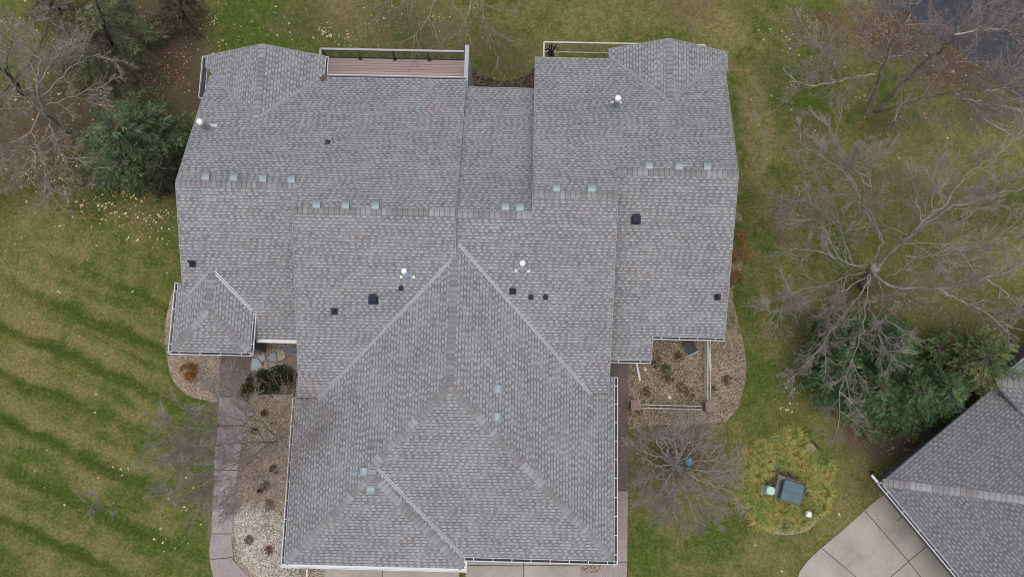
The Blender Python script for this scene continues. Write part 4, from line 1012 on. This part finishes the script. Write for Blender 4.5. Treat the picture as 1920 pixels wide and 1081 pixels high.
# ------------------------------------------------------------------ evergreens
def conifer(base, apex, Rm, label, cols, name='spruce', dens=1.0, droop=.35, gap=.42, crown0=.12, shag=1.0, sprig=.22, nb=8, prof=.85, group=None, bare=.18):
    """base (px,py), apex (px,py,h)"""
    B = gnd(*base); T = at(apex[0], apex[1], B.z + apex[2]) - B; root = empty(name, B); tag(root, label, 'tree', group)
    tb, br, fo = MB(), MB(), MB(); H = apex[2]
    tb.tube([Vector((0, 0, -.1)), T * .3, T * .7, T * .99], [.2, .15, .08, .02], 8); tb.build('trunk', M['bark'], root, smooth=True)
    z = crown0
    while z < .985:
        rr = Rm * (1 - z) ** prof * random.uniform(.85, 1.12) + .12
        n = max(4, int(nb * (.6 + .6 * (1 - z)))); a0 = random.random() * 6.28
        for k in range(n):
            a = a0 + 6.283 * (k + random.uniform(-.3, .3)) / n; L = rr * random.uniform(.72, 1.15)
            c = T * z + Vector((0, 0, random.uniform(-.1, .1))); d = Vector((math.cos(a), math.sin(a), .25 * z))
            pts = [c]; m = 6
            for j in range(m):
                d = (d + Vector((0, 0, -droop * .25 + (.12 if j > 3 else 0))) + rv() * .06).normalized(); q = pts[-1] + d * L / m; q.z = max(q.z, .1); pts.append(q)
            br.tube(pts, [.03 * (1 - j / (m + 1)) + .005 for j in range(m + 1)], 4)
            ns = int(9 * L * dens) + 3; bc = random.choice(cols); dd = random.uniform(.75, 1.2)
            for s_ in range(ns):
                f = bare + (1 - bare) * (s_ + random.random()) / ns; p, dr_ = along(pts, f)
                sd_ = random.choice((-1, 1)); lat = Vector((-dr_.y, dr_.x, 0)).normalized() * sd_
                sl = (.16 + .34 * L / 3 * (1.1 - f) * 2.0) * random.uniform(.6, 1.15) * shag; sl = min(sl, .85)
                sdv = (dr_ * .75 + lat * .75 + Vector((0, 0, -.22 + random.uniform(-.15, .2)))).normalized()
                k2 = max(2, int(sl / .085))
                for g_ in range(k2):
                    e_ = p + sdv * sl * (g_ + .6) / k2
                    for _ in range(3):
                        v_ = (sdv * .75 + rv() * .62).normalized(); ln = sprig * random.uniform(.5, 1.1); w_ = v_.cross(rv()).normalized() * .016 * random.uniform(.7, 1.4)
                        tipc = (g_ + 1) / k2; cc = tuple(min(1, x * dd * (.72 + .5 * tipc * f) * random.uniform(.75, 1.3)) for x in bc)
                        fo.quad([e_ - w_, e_ + w_, e_ + v_ * ln + w_ * .3, e_ + v_ * ln - w_ * .3], cc)
        z += gap / H * random.uniform(.8, 1.2)
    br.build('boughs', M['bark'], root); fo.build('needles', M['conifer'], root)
    return root
G1 = [(0.117, 0.191, 0.101), (0.094, 0.160, 0.078), (0.158, 0.232, 0.126), (0.190, 0.225, 0.119)]
G2 = [(0.166, 0.190, 0.101), (0.210, 0.224, 0.119), (0.121, 0.157, 0.085)]
GB = [(0.113, 0.191, 0.075), (0.082, 0.162, 0.068), (0.126, 0.206, 0.095), (0.072, 0.136, 0.062), (0.100, 0.174, 0.088)]
conifer((262, 295), (208, 232, 6.5), 4.1, 'dense green spruce touching the left rear corner of the house', G1, droop=.3, gap=.36, nb=10, dens=1.1)
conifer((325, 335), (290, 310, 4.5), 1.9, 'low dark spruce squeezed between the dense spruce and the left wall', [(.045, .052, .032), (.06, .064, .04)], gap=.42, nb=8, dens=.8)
conifer((212, 95), (180, 0, 9), 4.3, 'open drooping spruce near the upper left with long sagging boughs over red litter', G2, droop=.6, gap=.95, nb=7, dens=1.25, shag=.85, bare=.30)
conifer((110, 20), (60, -40, 8), 2.2, 'spruce crown mostly beyond the upper left border', G2, droop=.5, gap=.8, nb=6, dens=.6)
conifer((340, 30), (335, -20, 6), 1.8, 'thin spruce at the top border between the litter and the mown lawn', [(.06, .07, .04), (.05, .055, .033)], droop=.5, gap=.8, nb=6, dens=.6, bare=.35)
for bx, by, ax_, ay, h, r_, lab in ((1555, 695, 1588, 677, 4.2, 2.0, 'leftmost blue green spruce of the row under the big bare tree'),
                                   (1618, 738, 1655, 726, 4.8, 2.2, 'blue green spruce in the middle of the row with its lower boughs over bare soil'),
                                   (1688, 742, 1732, 732, 5.0, 2.3, 'full green spruce third along the front of the row'),
                                   (1742, 735, 1790, 722, 4.8, 2.0, 'green spruce of the row nearest the eave of the neighbouring roof'),
                                   (1650, 660, 1690, 640, 5.0, 2.1, 'rear dark green spruce half hidden under bare branches'),
                                   (1570, 640, 1600, 612, 4.6, 1.9, 'upper left dark green spruce of the row shaded by bare branches')):
    conifer((bx, by), (ax_, ay, h), r_, lab, GB, droop=.22, gap=.32, nb=11, dens=1.15, sprig=.18, group='spruces in a row beside the neighbouring house')
conifer((1806, 696), (1856, 668, 4.6), 2.1, 'rounded olive green evergreen with brown cones touching the neighbouring roof', [(.14, .20, .065), (.17, .22, .08), (.22, .20, .11), (.11, .19, .065)], name='arborvitae', droop=.05, gap=.24, nb=13, prof=.38, sprig=.13, dens=1.6)
conifer((1738, 672), (1762, 652, 3.0), 1.0, 'small bright green evergreen between the spruces and the rounded one', [(.11, .18, .045), (.13, .19, .05)], name='arborvitae', droop=.1, gap=.28, nb=9, prof=.5, sprig=.14, dens=1.2)

# ------------------------------------------------------------------ shrubs and plants
def leaf_blob(name, base, r, h, cols, label, cat, n=700, sz=.035, group=None, stems=True, hollow=.35):
    B = gnd(*base); root = empty(name, B); tag(root, label, cat, group); mb = MB(); sb = MB()
    k_ = 10
    cl = [(random.uniform(0, 6.28), random.uniform(.25, .9), random.uniform(.4, 1)) for _ in range(14)]
    for _ in range(n):
        a, f, zz = random.choice(cl); a += random.gauss(0, .35); f = min(1, max(0, f + random.gauss(0, .16))); zf = min(1, max(.03, zz + random.gauss(0, .18)))
        p = Vector((math.cos(a) * r * f, math.sin(a) * r * f, h * zf * (1 - .5 * f * f) + .03)); c = random.choice(cols); k = random.uniform(.7, 1.25)
        u_, v_ = rv() * sz * random.uniform(.6, 1.4), rv() * sz * random.uniform(.4, 1)
        mb.quad([p - u_, p - v_, p + u_, p + v_], tuple(x * k for x in c))
    for i in range(k_):
        a = 6.28 * i / k_ + random.random(); sb.tube(wig(Vector((0, 0, 0)), Vector((math.cos(a) * r, math.sin(a) * r, h)), math.hypot(r, h) * .85, 3, .1, 0), [.01, .008, .006, .004], 3)
    sb.build('stems', M['twig'], root); mb.build('foliage', M['plant'], root); return root
OR = [(.42, .17, .03), (.33, .13, .03), (.48, .24, .06), (.24, .10, .03)]
leaf_blob('orange_shrub', (359, 699), .50, .55, OR, 'round bright orange shrub in the left gravel bed', 'shrub', 1500, .035)
RU = [(.20, .08, .035), (.14, .06, .03), (.26, .13, .05)]
for x, y, r_, c, lab in ((507, 948, .30, RU, 'rusty brown clump in gravel left of the garage, largest of its row'), (505, 1030, .22, RU, 'rusty brown clump nearest the bottom edge left of the garage'), (468, 1012, .22, [(.14, .11, .04), (.10, .08, .035)], 'olive brown clump on the palest gravel by the walkway'),
        (488, 921, .16, [(.16, .035, .03), (.10, .03, .025)], 'small dark red clump in gravel left of the garage'), (500, 909, .26, [(.10, .115, .125), (.14, .15, .16)], 'low grey blue shrub in gravel left of the garage'),
        (513, 882, .26, [(.15, .09, .05), (.11, .07, .04)], 'dull brown clump above the grey blue shrub'), (478, 808, .22, [(.12, .11, .035), (.09, .085, .03)], 'olive clump under the leaning bare tree'), (497, 774, .16, RU, 'little rusty clump midway down the left gravel bed')):
    leaf_blob('perennial_clump', (x, y), r_, .28, c, lab, 'plant', 260, .028, 'withered clumps in the left gravel bed')
leaf_blob('boxwood', (489, 716), .62, .6, [(.035, .055, .015), (.055, .08, .02), (.075, .09, .03)], 'dark green boxwood between the flagstones and timber edge', 'shrub', 3200, .034)
leaf_blob('boxwood', (528, 722), .95, .5, [(.03, .042, .016), (.045, .05, .022), (.05, .065, .025)], 'dark low shrub tangled with bare stems at the patio edge', 'shrub', 4200, .034)
leaf_blob('rhododendron', (459, 737), .42, .6, [(.07, .12, .04), (.10, .15, .055), (.05, .08, .03), (.28, .22, .08)], 'leafy green shrub with yellow buds overhanging the walkway', 'shrub', 620, .06)
for x, y, r_, c, lab in ((1244, 705, .34, RU + OR[:1], 'orange brown clump left of centre inside the fenced gravel garden'), (1211, 735, .26, RU, 'brown orange clump near the left brick pier'), (1257, 710, .28, [(.10, .13, .035), (.15, .16, .05)], 'green clump in the middle of the fenced gravel garden'),
        (1271, 672, .3, [(.15, .05, .025), (.11, .04, .02)], 'dark red brown clump below the grey garden ornament'), (1228, 677, .34, [(.14, .07, .035), (.11, .09, .03)], 'reddish clump by the corner of the lower eave'), (1277, 728, .28, RU + [(.16, .14, .05)], 'rusty and yellow clump above the picket fence'),
        (1293, 738, .26, OR[1:] + RU, 'rusty clump beside the right brick pier'), (1247, 692, .25, [(.09, .12, .03), (.07, .09, .03)], 'faint green clump between the two eave corners'), (1362, 712, .26, [(.12, .09, .06), (.09, .07, .05)], 'thin brown clump outside the picket fence'),
        (1334, 728, .25, [(.15, .08, .05), (.12, .07, .05)], 'faded clump between fence and gravel rim'), (1199, 772, .16, [(.20, .06, .03)], 'small red brown tuft below the left brick pier')):
    leaf_blob('perennial_clump', (x, y), r_, .25, c, lab, 'plant', 240, .028, 'withered clumps in the right gravel garden')
for x, y, r_, lab in ((1386, 445, .42, 'yellow brown shrub in the strip bed right of the house, upper one'), (1388, 482, .55, 'golden brown shrub in the strip bed right of the house, middle and widest'), (1380, 522, .40, 'orange shrub in the strip bed right of the house, lowest one')):
    leaf_blob('autumn_shrub', (x, y), r_, .4, [(.30, .21, .07), (.38, .24, .08), (.20, .15, .06), (.40, .22, .08)], lab, 'shrub', 900, .035, 'autumn shrubs along the right wall')
def grass_clump(base, r, cols, label, n=170, h=.32):
    B = gnd(*base); mb = MB()
    for _ in range(n):
        a = random.random() * 6.283; L = r * random.uniform(.55, 1.15); hh = h * random.uniform(.5, 1.1); c = tuple(x * random.uniform(.75, 1.25) for x in random.choice(cols))
        d = Vector((math.cos(a), math.sin(a), 0)); s_ = Vector((-d.y, d.x, 0)) * .014; p0 = d * .04; p1 = d * L * .45 + Vector((0, 0, hh)); p2 = d * L + Vector((0, 0, hh * .45))
        mb.quad([p0 - s_, p0 + s_, p1 + s_, p1 - s_], c); mb.quad([p1 - s_, p1 + s_, p2 + s_ * .2, p2 - s_ * .2], tuple(x * 1.1 for x in c))
    o = mb.build('ornamental_grass', M['plant']); o.location = B; tag(o, label, 'ornamental grass', 'arching grasses around the utility boxes', 'thing'); return o
GC = [(0.249, 0.283, 0.088), (0.171, 0.231, 0.063), (0.394, 0.356, 0.113), (0.394, 0.316, 0.101), (0.289, 0.290, 0.101)]
protos = {}
cand = []
for yy in range(816, 992, 16):
    for xx in range(1376, 1566, 17):
        x, y = xx + random.uniform(-7, 7) + (8 if (yy // 16) % 2 else 0), yy + random.uniform(-6, 6)
        q = ((x - 1464) / 93) ** 2 + ((y - 900) / 90) ** 2
        if q > 1 : continue
        if abs(x - 1465) < 50 and 896 < y < 942: continue
        if 1440 < x < 1500 and 868 < y < 900: continue
        if x > 1500 and y < 850: continue
        if x < 1395 and y < 850: continue
        cand.append((x, y))
for i, (x, y) in enumerate(cand):
    k = i % 5
    col = [GC[:3], GC[1:4], [GC[0], GC[2]], [GC[3], GC[2], GC[4]], GC[:2]][k]
    if k not in protos: o = protos[k] = grass_clump((x, y), .55, col, 'arching green and straw grass clump planted around the utility boxes')
    else:
        o = protos[k].copy(); COL.objects.link(o); o.location = gnd(x, y); 
    o.rotation_euler = (0, 0, random.random() * 6.28); sc = random.uniform(.75, 1.15); o.scale = (sc, sc, sc)

# ------------------------------------------------------------------ utility boxes
def rbox(mb, x0, x1, y0, y1, z0, z1, m, taper=0.0, ch=.08):
    def ring(a, z, c=ch):
        X0, X1, Y0, Y1 = x0 + a, x1 - a, y0 + a, y1 - a
        return [m @ Vector(v) for v in ((X0 + c, Y0, z), (X1 - c, Y0, z), (X1, Y0 + c, z), (X1, Y1 - c, z), (X1 - c, Y1, z), (X0 + c, Y1, z), (X0, Y1 - c, z), (X0, Y0 + c, z))]
    rs = [ring(0, z0), ring(taper * .6, z1 - .05), ring(taper + .03, z1)]
    i = len(mb.v)
    for r_ in rs: mb.v += [tuple(p) for p in r_]
    for k in range(2):
        for j in range(8): mb.f.append((i + 8 * k + j, i + 8 * k + (j + 1) % 8, i + 8 * k + 8 + (j + 1) % 8, i + 8 * k + 8 + j))
    mb.f.append(tuple(i + 16 + j for j in range(8)))
B = gnd(1477, 921); rt = empty('transformer_box', B); tag(rt, 'blue grey steel transformer cabinet on a pad inside the ring of grasses', 'utility box')
a = gnd(1497, 914) - gnd(1465, 904); ang = math.atan2(a.y, a.x); m = Matrix.Rotation(ang, 4, 'Z')
mb = MB(); mb.box((-.62, -.50, 0), (.48, .62, .10), m); mb.build('concrete_pad', M['stone'], rt)
mb = MB(); rbox(mb, -.44, .46, -.44, .46, .10, .62, m, .0, .05); mb.build('cabinet', M['box_t'], rt)
mb = MB(); rbox(mb, -.47, .49, -.47, .49, .62, .70, m, .0, .07); mb.build('lid', M['box_t'], rt)
mb = MB(); mb.bar(m @ Vector((-.40, -.02, .703)), m @ Vector((.36, .0, .703)), .014, .012); mb.build('lid_seam', M['black'], rt)
B = gnd(1434, 917); rt = empty('pedestal_box', B); tag(rt, 'pale mint green utility pedestal left of the transformer cabinet', 'utility box')
mb = MB(); rbox(mb, -.32, .26, -.24, .24, 0, .30, Matrix.Rotation(R(-12), 4, 'Z'), .06, .08); mb.build('skirt', M['mint_s'], rt)
mb = MB(); rbox(mb, -.17, .25, -.2, .2, .30, .85, Matrix.Rotation(R(-12), 4, 'Z'), .02, .09); mb.build('cover', M['mint'], rt)
B = gnd(1507, 961); rt = empty('pedestal_box', B); tag(rt, 'small white capped utility pedestal below right of the transformer cabinet', 'utility box')
mb = MB(); rbox(mb, -.12, .12, -.13, .13, 0, .62, Matrix.Rotation(R(-10), 4, 'Z'), .0, .03); mb.build('post', M['mint_s'], rt)
mb = MB(); rbox(mb, -.13, .13, -.14, .14, .62, .80, Matrix.Rotation(R(-10), 4, 'Z'), .02, .04); mb.build('cover', M['bright'], rt)
def boulder(base, r, label, mat='stone', h=.25, group=None):
    mb = MB(); bm = bmesh.new(); bmesh.ops.create_icosphere(bm, subdivisions=2, radius=1); s_ = random.random() * 50
    for v_ in bm.verts: k = 1 + .35 * noise.noise(v_.co * 1.3 + Vector((s_, 0, 0))); v_.co = Vector((v_.co.x * r * k, v_.co.y * r * .7 * k, v_.co.z * h * k))
    me = bpy.data.meshes.new('boulder'); bm.to_mesh(me); bm.free(); me.materials.append(M[mat]); o = bpy.data.objects.new('boulder', me); COL.objects.link(o); o.location = gnd(*base, .04); o.rotation_euler = (0, 0, random.random() * 3)
    return tag(o, label, 'rock', group)
boulder((1526, 966), .22, 'dark grey stone beside the small white pedestal'); 
boulder((1256, 744), .10, 'white stone in front of the picket fence middle', 'bright', .08); boulder((1236, 704), .12, 'pinkish stone near the short downspout pipe', 'brick', .1)
boulder((1210, 692), .08, 'small white stone right of the short downspout pipe', 'bright', .06); boulder((1287, 863), .01, 'x') if False else None
mb = MB(); mb.box((-.13, -.16, 0), (.13, .16, .12)); mb.box((-.09, -.12, .12), (.09, .12, .16)); o = mb.build('blue_container', M['blue']); o.location = at(1291, 864, .6); o.rotation_euler = (.3, .1, .4); tag(o, 'small bright blue plastic box caught among the branches of the round bare tree', 'box')

# ------------------------------------------------------------------ fenced garden
def pier(px, py, label):
    B = gnd(px, py); rt = empty('brick_pier', B); tag(rt, label, 'pier', 'brick piers of the picket fence')
    mb = MB(); mb.box((-.19, -.19, 0), (.19, .19, .9)); mb.build('shaft', M['brick'], rt); mb = MB(); mb.box((-.23, -.23, .9), (.23, .23, .98)); mb.box((-.15, -.15, .98), (.15, .15, 1.02)); mb.build('cap', M['brick'], rt)
pier(1187, 761, 'brown brick pier beside the right walkway'); pier(1324, 763, 'brown brick pier at the outer corner of the picket fence')
def picket(p, q, label):
    a, b_ = Vector(p), Vector(q); rt = empty('picket_fence', a); tag(rt, label, 'fence', 'low white fences of the gravel garden'); d = b_ - a; L = d.length; d = d / L; nrm = Vector((-d.y, d.x, 0))
    for s_, zz in ((-1, .62), (1, .62)):
        mb = MB(); mb.bar(nrm * .075 * s_ + Vector((0, 0, zz)), d * L + nrm * .075 * s_ + Vector((0, 0, zz)), .028, .05)
        mb.bar(nrm * .075 * s_ + Vector((0, 0, .15)), d * L + nrm * .075 * s_ + Vector((0, 0, .15)), .03, .05)
        n = int(L / .13)
        for i in range(n): c = d * (L * (i + .5) / n) + nrm * .075 * s_; mb.bar(c + Vector((0, 0, .05)), c + Vector((0, 0, .66)), .03, .025, d)
        mb.build('picket_panel', M['cream'], rt)
picket(gnd(1199, 762), gnd(1312, 765), 'white picket fence running between the two brick piers')
picket(gnd(1323.5, 640), gnd(1323.5, 752), 'white double picket fence running from the eave down to the corner pier')
B = gnd(1291, 652); rt = empty('garden_ornament', B); tag(rt, 'grey gabled garden box with a pale front under the right eave', 'garden ornament'); m = Matrix.Rotation(R(28), 4, 'Z') @ Matrix.Scale(.72, 4)
mb = MB(); mb.box((-.2, -.30, 0), (.2, .35, .5), m); mb.build('body', M['siding'], rt)
mb = MB()
for s_ in (-1, 1): mb.quad([m @ Vector(v) for v in ((0, -.42, .82), (0, .40, .82), (s_ * .36, .40, .5), (s_ * .36, -.42, .5))])
mb.build('roof', M['dark_roof'], rt)
mb = MB(); mb.quad([m @ Vector(v) for v in ((-.36, -.43, .5), (.36, -.43, .5), (0, -.43, .84))]); mb.box((-.38, -.52, .46), (.38, -.43, .50), m); mb.quad([m @ Vector(v) for v in ((-.3, -.55, .5), (.3, -.55, .5), (.3, -.44, .56), (-.3, -.44, .56))]); mb.build('front_panel', M['vent'], rt)
# plant pot on the balcony
pb = at(1033, 104, BZ); rt = empty('potted_plant', pb); tag(rt, 'dark potted plant with white and red blades in the balcony corner', 'potted plant')
mb = MB(); mb.tube([Vector((0, 0, 0)), Vector((0, 0, .3))], [.15, .2], 12, True); mb.build('pot', M['black'], rt)
mb = MB()
for i in range(46):
    a = random.random() * 6.28; L = random.uniform(.3, .6); d = Vector((math.cos(a), math.sin(a), 0)); s_ = Vector((-d.y, d.x, 0)) * .022; c = random.choice([(.02, .03, .02), (.03, .04, .03), (.10, .02, .025), (.45, .5, .45), (.02, .025, .02)])
    p0, p1, p2 = Vector((0, 0, .3)), d * L * .4 + Vector((0, 0, .7)), d * L + Vector((0, 0, .55)); mb.quad([p0 - s_, p0 + s_, p1 + s_, p1 - s_], c); mb.quad([p1 - s_, p1 + s_, p2], c)
mb.build('blades', M['plant'], rt)
# flagstones
FS = [([(472, 672), (483, 671), (491, 684), (490, 695), (470, 694)], (.34, .42, .42)), ([(482, 669), (495, 663), (498, 675), (491, 677)], (.36, .40, .42)), ([(492, 695), (496, 678), (501, 676), (504, 695)], (.36, .31, .23)),
      ([(502, 672), (507, 663), (516, 659), (519, 676), (506, 675)], (.30, .34, .33)), ([(518, 657), (531, 656), (536, 667), (533, 672), (521, 677)], (.36, .33, .27)), ([(504, 678), (519, 681), (513, 694), (506, 697)], (.33, .32, .34)),
      ([(520, 680), (531, 678), (529, 696), (514, 694)], (.30, .26, .24)), ([(531, 655), (540, 649), (558, 648), (559, 660), (540, 667)], (.15, .17, .20)), ([(534, 674), (545, 666), (557, 672), (558, 683), (534, 682)], (.20, .17, .15)),
      ([(532, 685), (559, 685), (556, 700), (550, 706), (531, 697)], (.22, .18, .15)), ([(508, 699), (526, 700), (524, 706), (512, 703)], (.33, .31, .33)), ([(529, 700), (548, 708), (540, 712), (527, 708)], (.24, .21, .20)),
      ([(547, 660), (560, 658), (561, 668), (556, 669)], (.24, .22, .20))]
FL = ['pale aqua', 'small white', 'tan wedge shaped', 'grey green', 'cream', 'pale mauve', 'beige', 'dark blue grey', 'brown rounded', 'large brown', 'narrow pale', 'brown triangular', 'small brown']
FW = ['at the left end of the patio', 'at the upper left of the patio', 'next to the pale aqua one', 'in the upper middle of the patio', 'above the beige one', 'between the tan and beige ones', 'in the middle of the patio', 'at the upper right of the patio', 'under the dark blue grey one', 'against the house edge of the patio', 'on the lower rim of the patio', 'by the dark shrubs', 'tucked beside the roof edge']
for (poly, c), a, b_ in zip(FS, FL, FW):
    nm = 'flagstone'; mm = simple('flagstone_surface', tuple(x * 1.25 for x in c), .85, .14, 5)
    pts = [gnd(x, y, .09) for x, y in poly]; mb = MB(); mb.prism(pts, .07); o = mb.build(nm, mm)
    bm = bmesh.new(); bm.from_mesh(o.data); bmesh.ops.recalc_face_normals(bm, faces=bm.faces); bm.to_mesh(o.data); bm.free()
    tag(o, a + ' flagstone ' + b_, 'flagstone', 'flagstones of the small patio')
mb = MB(); mb.bar(gnd(474, 741, .12), gnd(552, 741, .12), .10, .22); tag(mb.build('timber_edge', M['timber']), 'grey timber retaining edge below the dark shrubs of the patio', 'edging')
mb = MB(); mb.box((-.3, -.05, 0), (.3, .3, .5)); mb.box((-.34, -.09, .5), (.34, .34, .55)); o = mb.build('stone_ornament', M['stone']); 
bp = gnd(1663, 882); o.location = bp; bpy.data.objects.remove(o)
B = gnd(1665, 884); mb = MB()
for _ in range(40):
    p = Vector((random.gauss(0, .2), random.gauss(0, .15), random.uniform(.05, .4))); a, b_ = rv() * .1, rv() * .07; mb.quad([p - a, p - b_, p + a, p + b_], random.choice([(.42, .42, .44), (.30, .30, .32), (.5, .5, .52)]))
o = mb.build('silver_shrub', M['plant']); o.location = B; tag(o, 'silver leaved little shrub in shade by the neighbouring gutter corner', 'shrub')
# dark downspout elbow at the corner of the neighbouring house
mb = MB(); mb.bar(gnd(1633, 889, .08), gnd(1645, 899, .08), .16, .1); mb.bar(gnd(1631, 885, .08), gnd(1638, 884, .08), .1, .1); tag(mb.build('drain_pipe', M['black']), 'black drain elbow on the soil at the neighbouring gutter corner', 'pipe')

# ------------------------------------------------------------------ loose litter
def scatter(name, zones, cols, label_kind, smin, smax, mat='leaf', lift=.02):
    mb = MB()
    for (cx_, cy_, rx, ry, n) in zones:
        cen = []
        for k in range(max(2, n // 22)):
            a = random.random() * 6.283; q = math.sqrt(random.random()); cen.append((cx_ + math.cos(a) * q * rx, cy_ + math.sin(a) * q * ry))
        for _ in range(n):
            a = random.random() * 6.283; q = math.sqrt(random.random()); x, y = cx_ + math.cos(a) * q * rx, cy_ + math.sin(a) * q * ry
            if random.random() < .45: c_ = random.choice(cen); x, y = c_[0] + random.gauss(0, 9), c_[1] + random.gauss(0, 6)
            p = gnd(x, y, lift + random.random() * .02); s_ = smin + (smax - smin) * random.random() ** 2.2; b_ = random.random() * 6.28; c = tuple(v * random.uniform(.75, 1.2) for v in random.choice(cols))
            u_, v_ = Vector((math.cos(b_), math.sin(b_), random.uniform(-.3, .3))) * s_, Vector((-math.sin(b_), math.cos(b_), random.uniform(-.3, .3))) * s_ * .75
            mb.quad([p - u_, p - v_ * .9 - u_ * .1, p + u_, p + v_], c)
    return tag(mb.build(name, M[mat]), kind='stuff')
YEL = [(.62, .54, .34), (.52, .43, .26), (.55, .42, .25), (.66, .60, .44)]
BRN = [(.42, .27, .16), (.22, .12, .06), (.30, .16, .08), (.16, .09, .05), (.36, .22, .12)]
scatter('fallen_leaves', [(110, 260, 150, 130, 230), (210, 370, 110, 90, 130), (150, 330, 120, 60, 90), (270, 420, 60, 60, 70), (440, 45, 100, 60, 60), (370, 90, 40, 90, 40), (620, 50, 130, 45, 75), (720, 60, 120, 50, 80), (60, 100, 90, 100, 120),
    (100, 460, 130, 90, 26), (180, 620, 190, 180, 22), (200, 900, 190, 170, 30), (340, 400, 25, 70, 14), (850, 60, 120, 60, 25), (1480, 60, 60, 50, 25), (1470, 745, 50, 30, 26), (1400, 1020, 200, 60, 18), (1600, 940, 60, 60, 25), (340, 960, 60, 110, 22), (1640, 180, 200, 120, 70), (1420, 300, 50, 150, 14)], YEL, '', .024, .085)
scatter('brown_litter', [(300, 70, 70, 80, 420), (320, 150, 50, 60, 260), (200, 150, 90, 80, 400), (150, 300, 90, 60, 220), (260, 395, 30, 45, 110), (200, 380, 70, 60, 150), (30, 150, 60, 140, 200), (1560, 250, 100, 60, 90), (1750, 420, 130, 100, 140), (60, 300, 70, 60, 160), (1450, 985, 60, 10, 40), (1560, 50, 110, 45, 520), (1700, 70, 110, 50, 520), (1790, 130, 100, 50, 420), (1860, 190, 70, 35, 250), (1720, 800, 110, 55, 260), (1640, 820, 60, 30, 90), (1640, 560, 160, 50, 160), (1830, 600, 90, 40, 200),
    (942, 148, 55, 12, 90), (1390, 960, 30, 30, 60), (1260, 870, 90, 60, 260), (1470, 990, 60, 12, 50), (520, 760, 50, 80, 160), (500, 660, 50, 12, 80)], BRN, '', .022, .075)
mb = MB()
for (x0, y0, sx_, sy_, n, P) in ((606, 147, 7, 4, 60, P_LB), (598, 154, 5, 3, 35, P_LGR), (575, 747, 18, 3, 60, P_GL), (1160, 735, 4, 1, 0, P_GR), (850, 480, 2, 5, 0, P_LIF)):
    for _ in range(n):
        p = hit(x0 + random.gauss(0, sx_ * .6), y0 + random.gauss(0, sy_ * .6), P) + Vector((0, 0, .03)); a, b_ = rv() * .05, rv() * .04; mb.quad([p - a, p - b_, p + a, p + b_], random.choice(BRN + [(.05, .04, .04)]))
tag(mb.build('roof_debris', M['leaf']), kind='stuff')
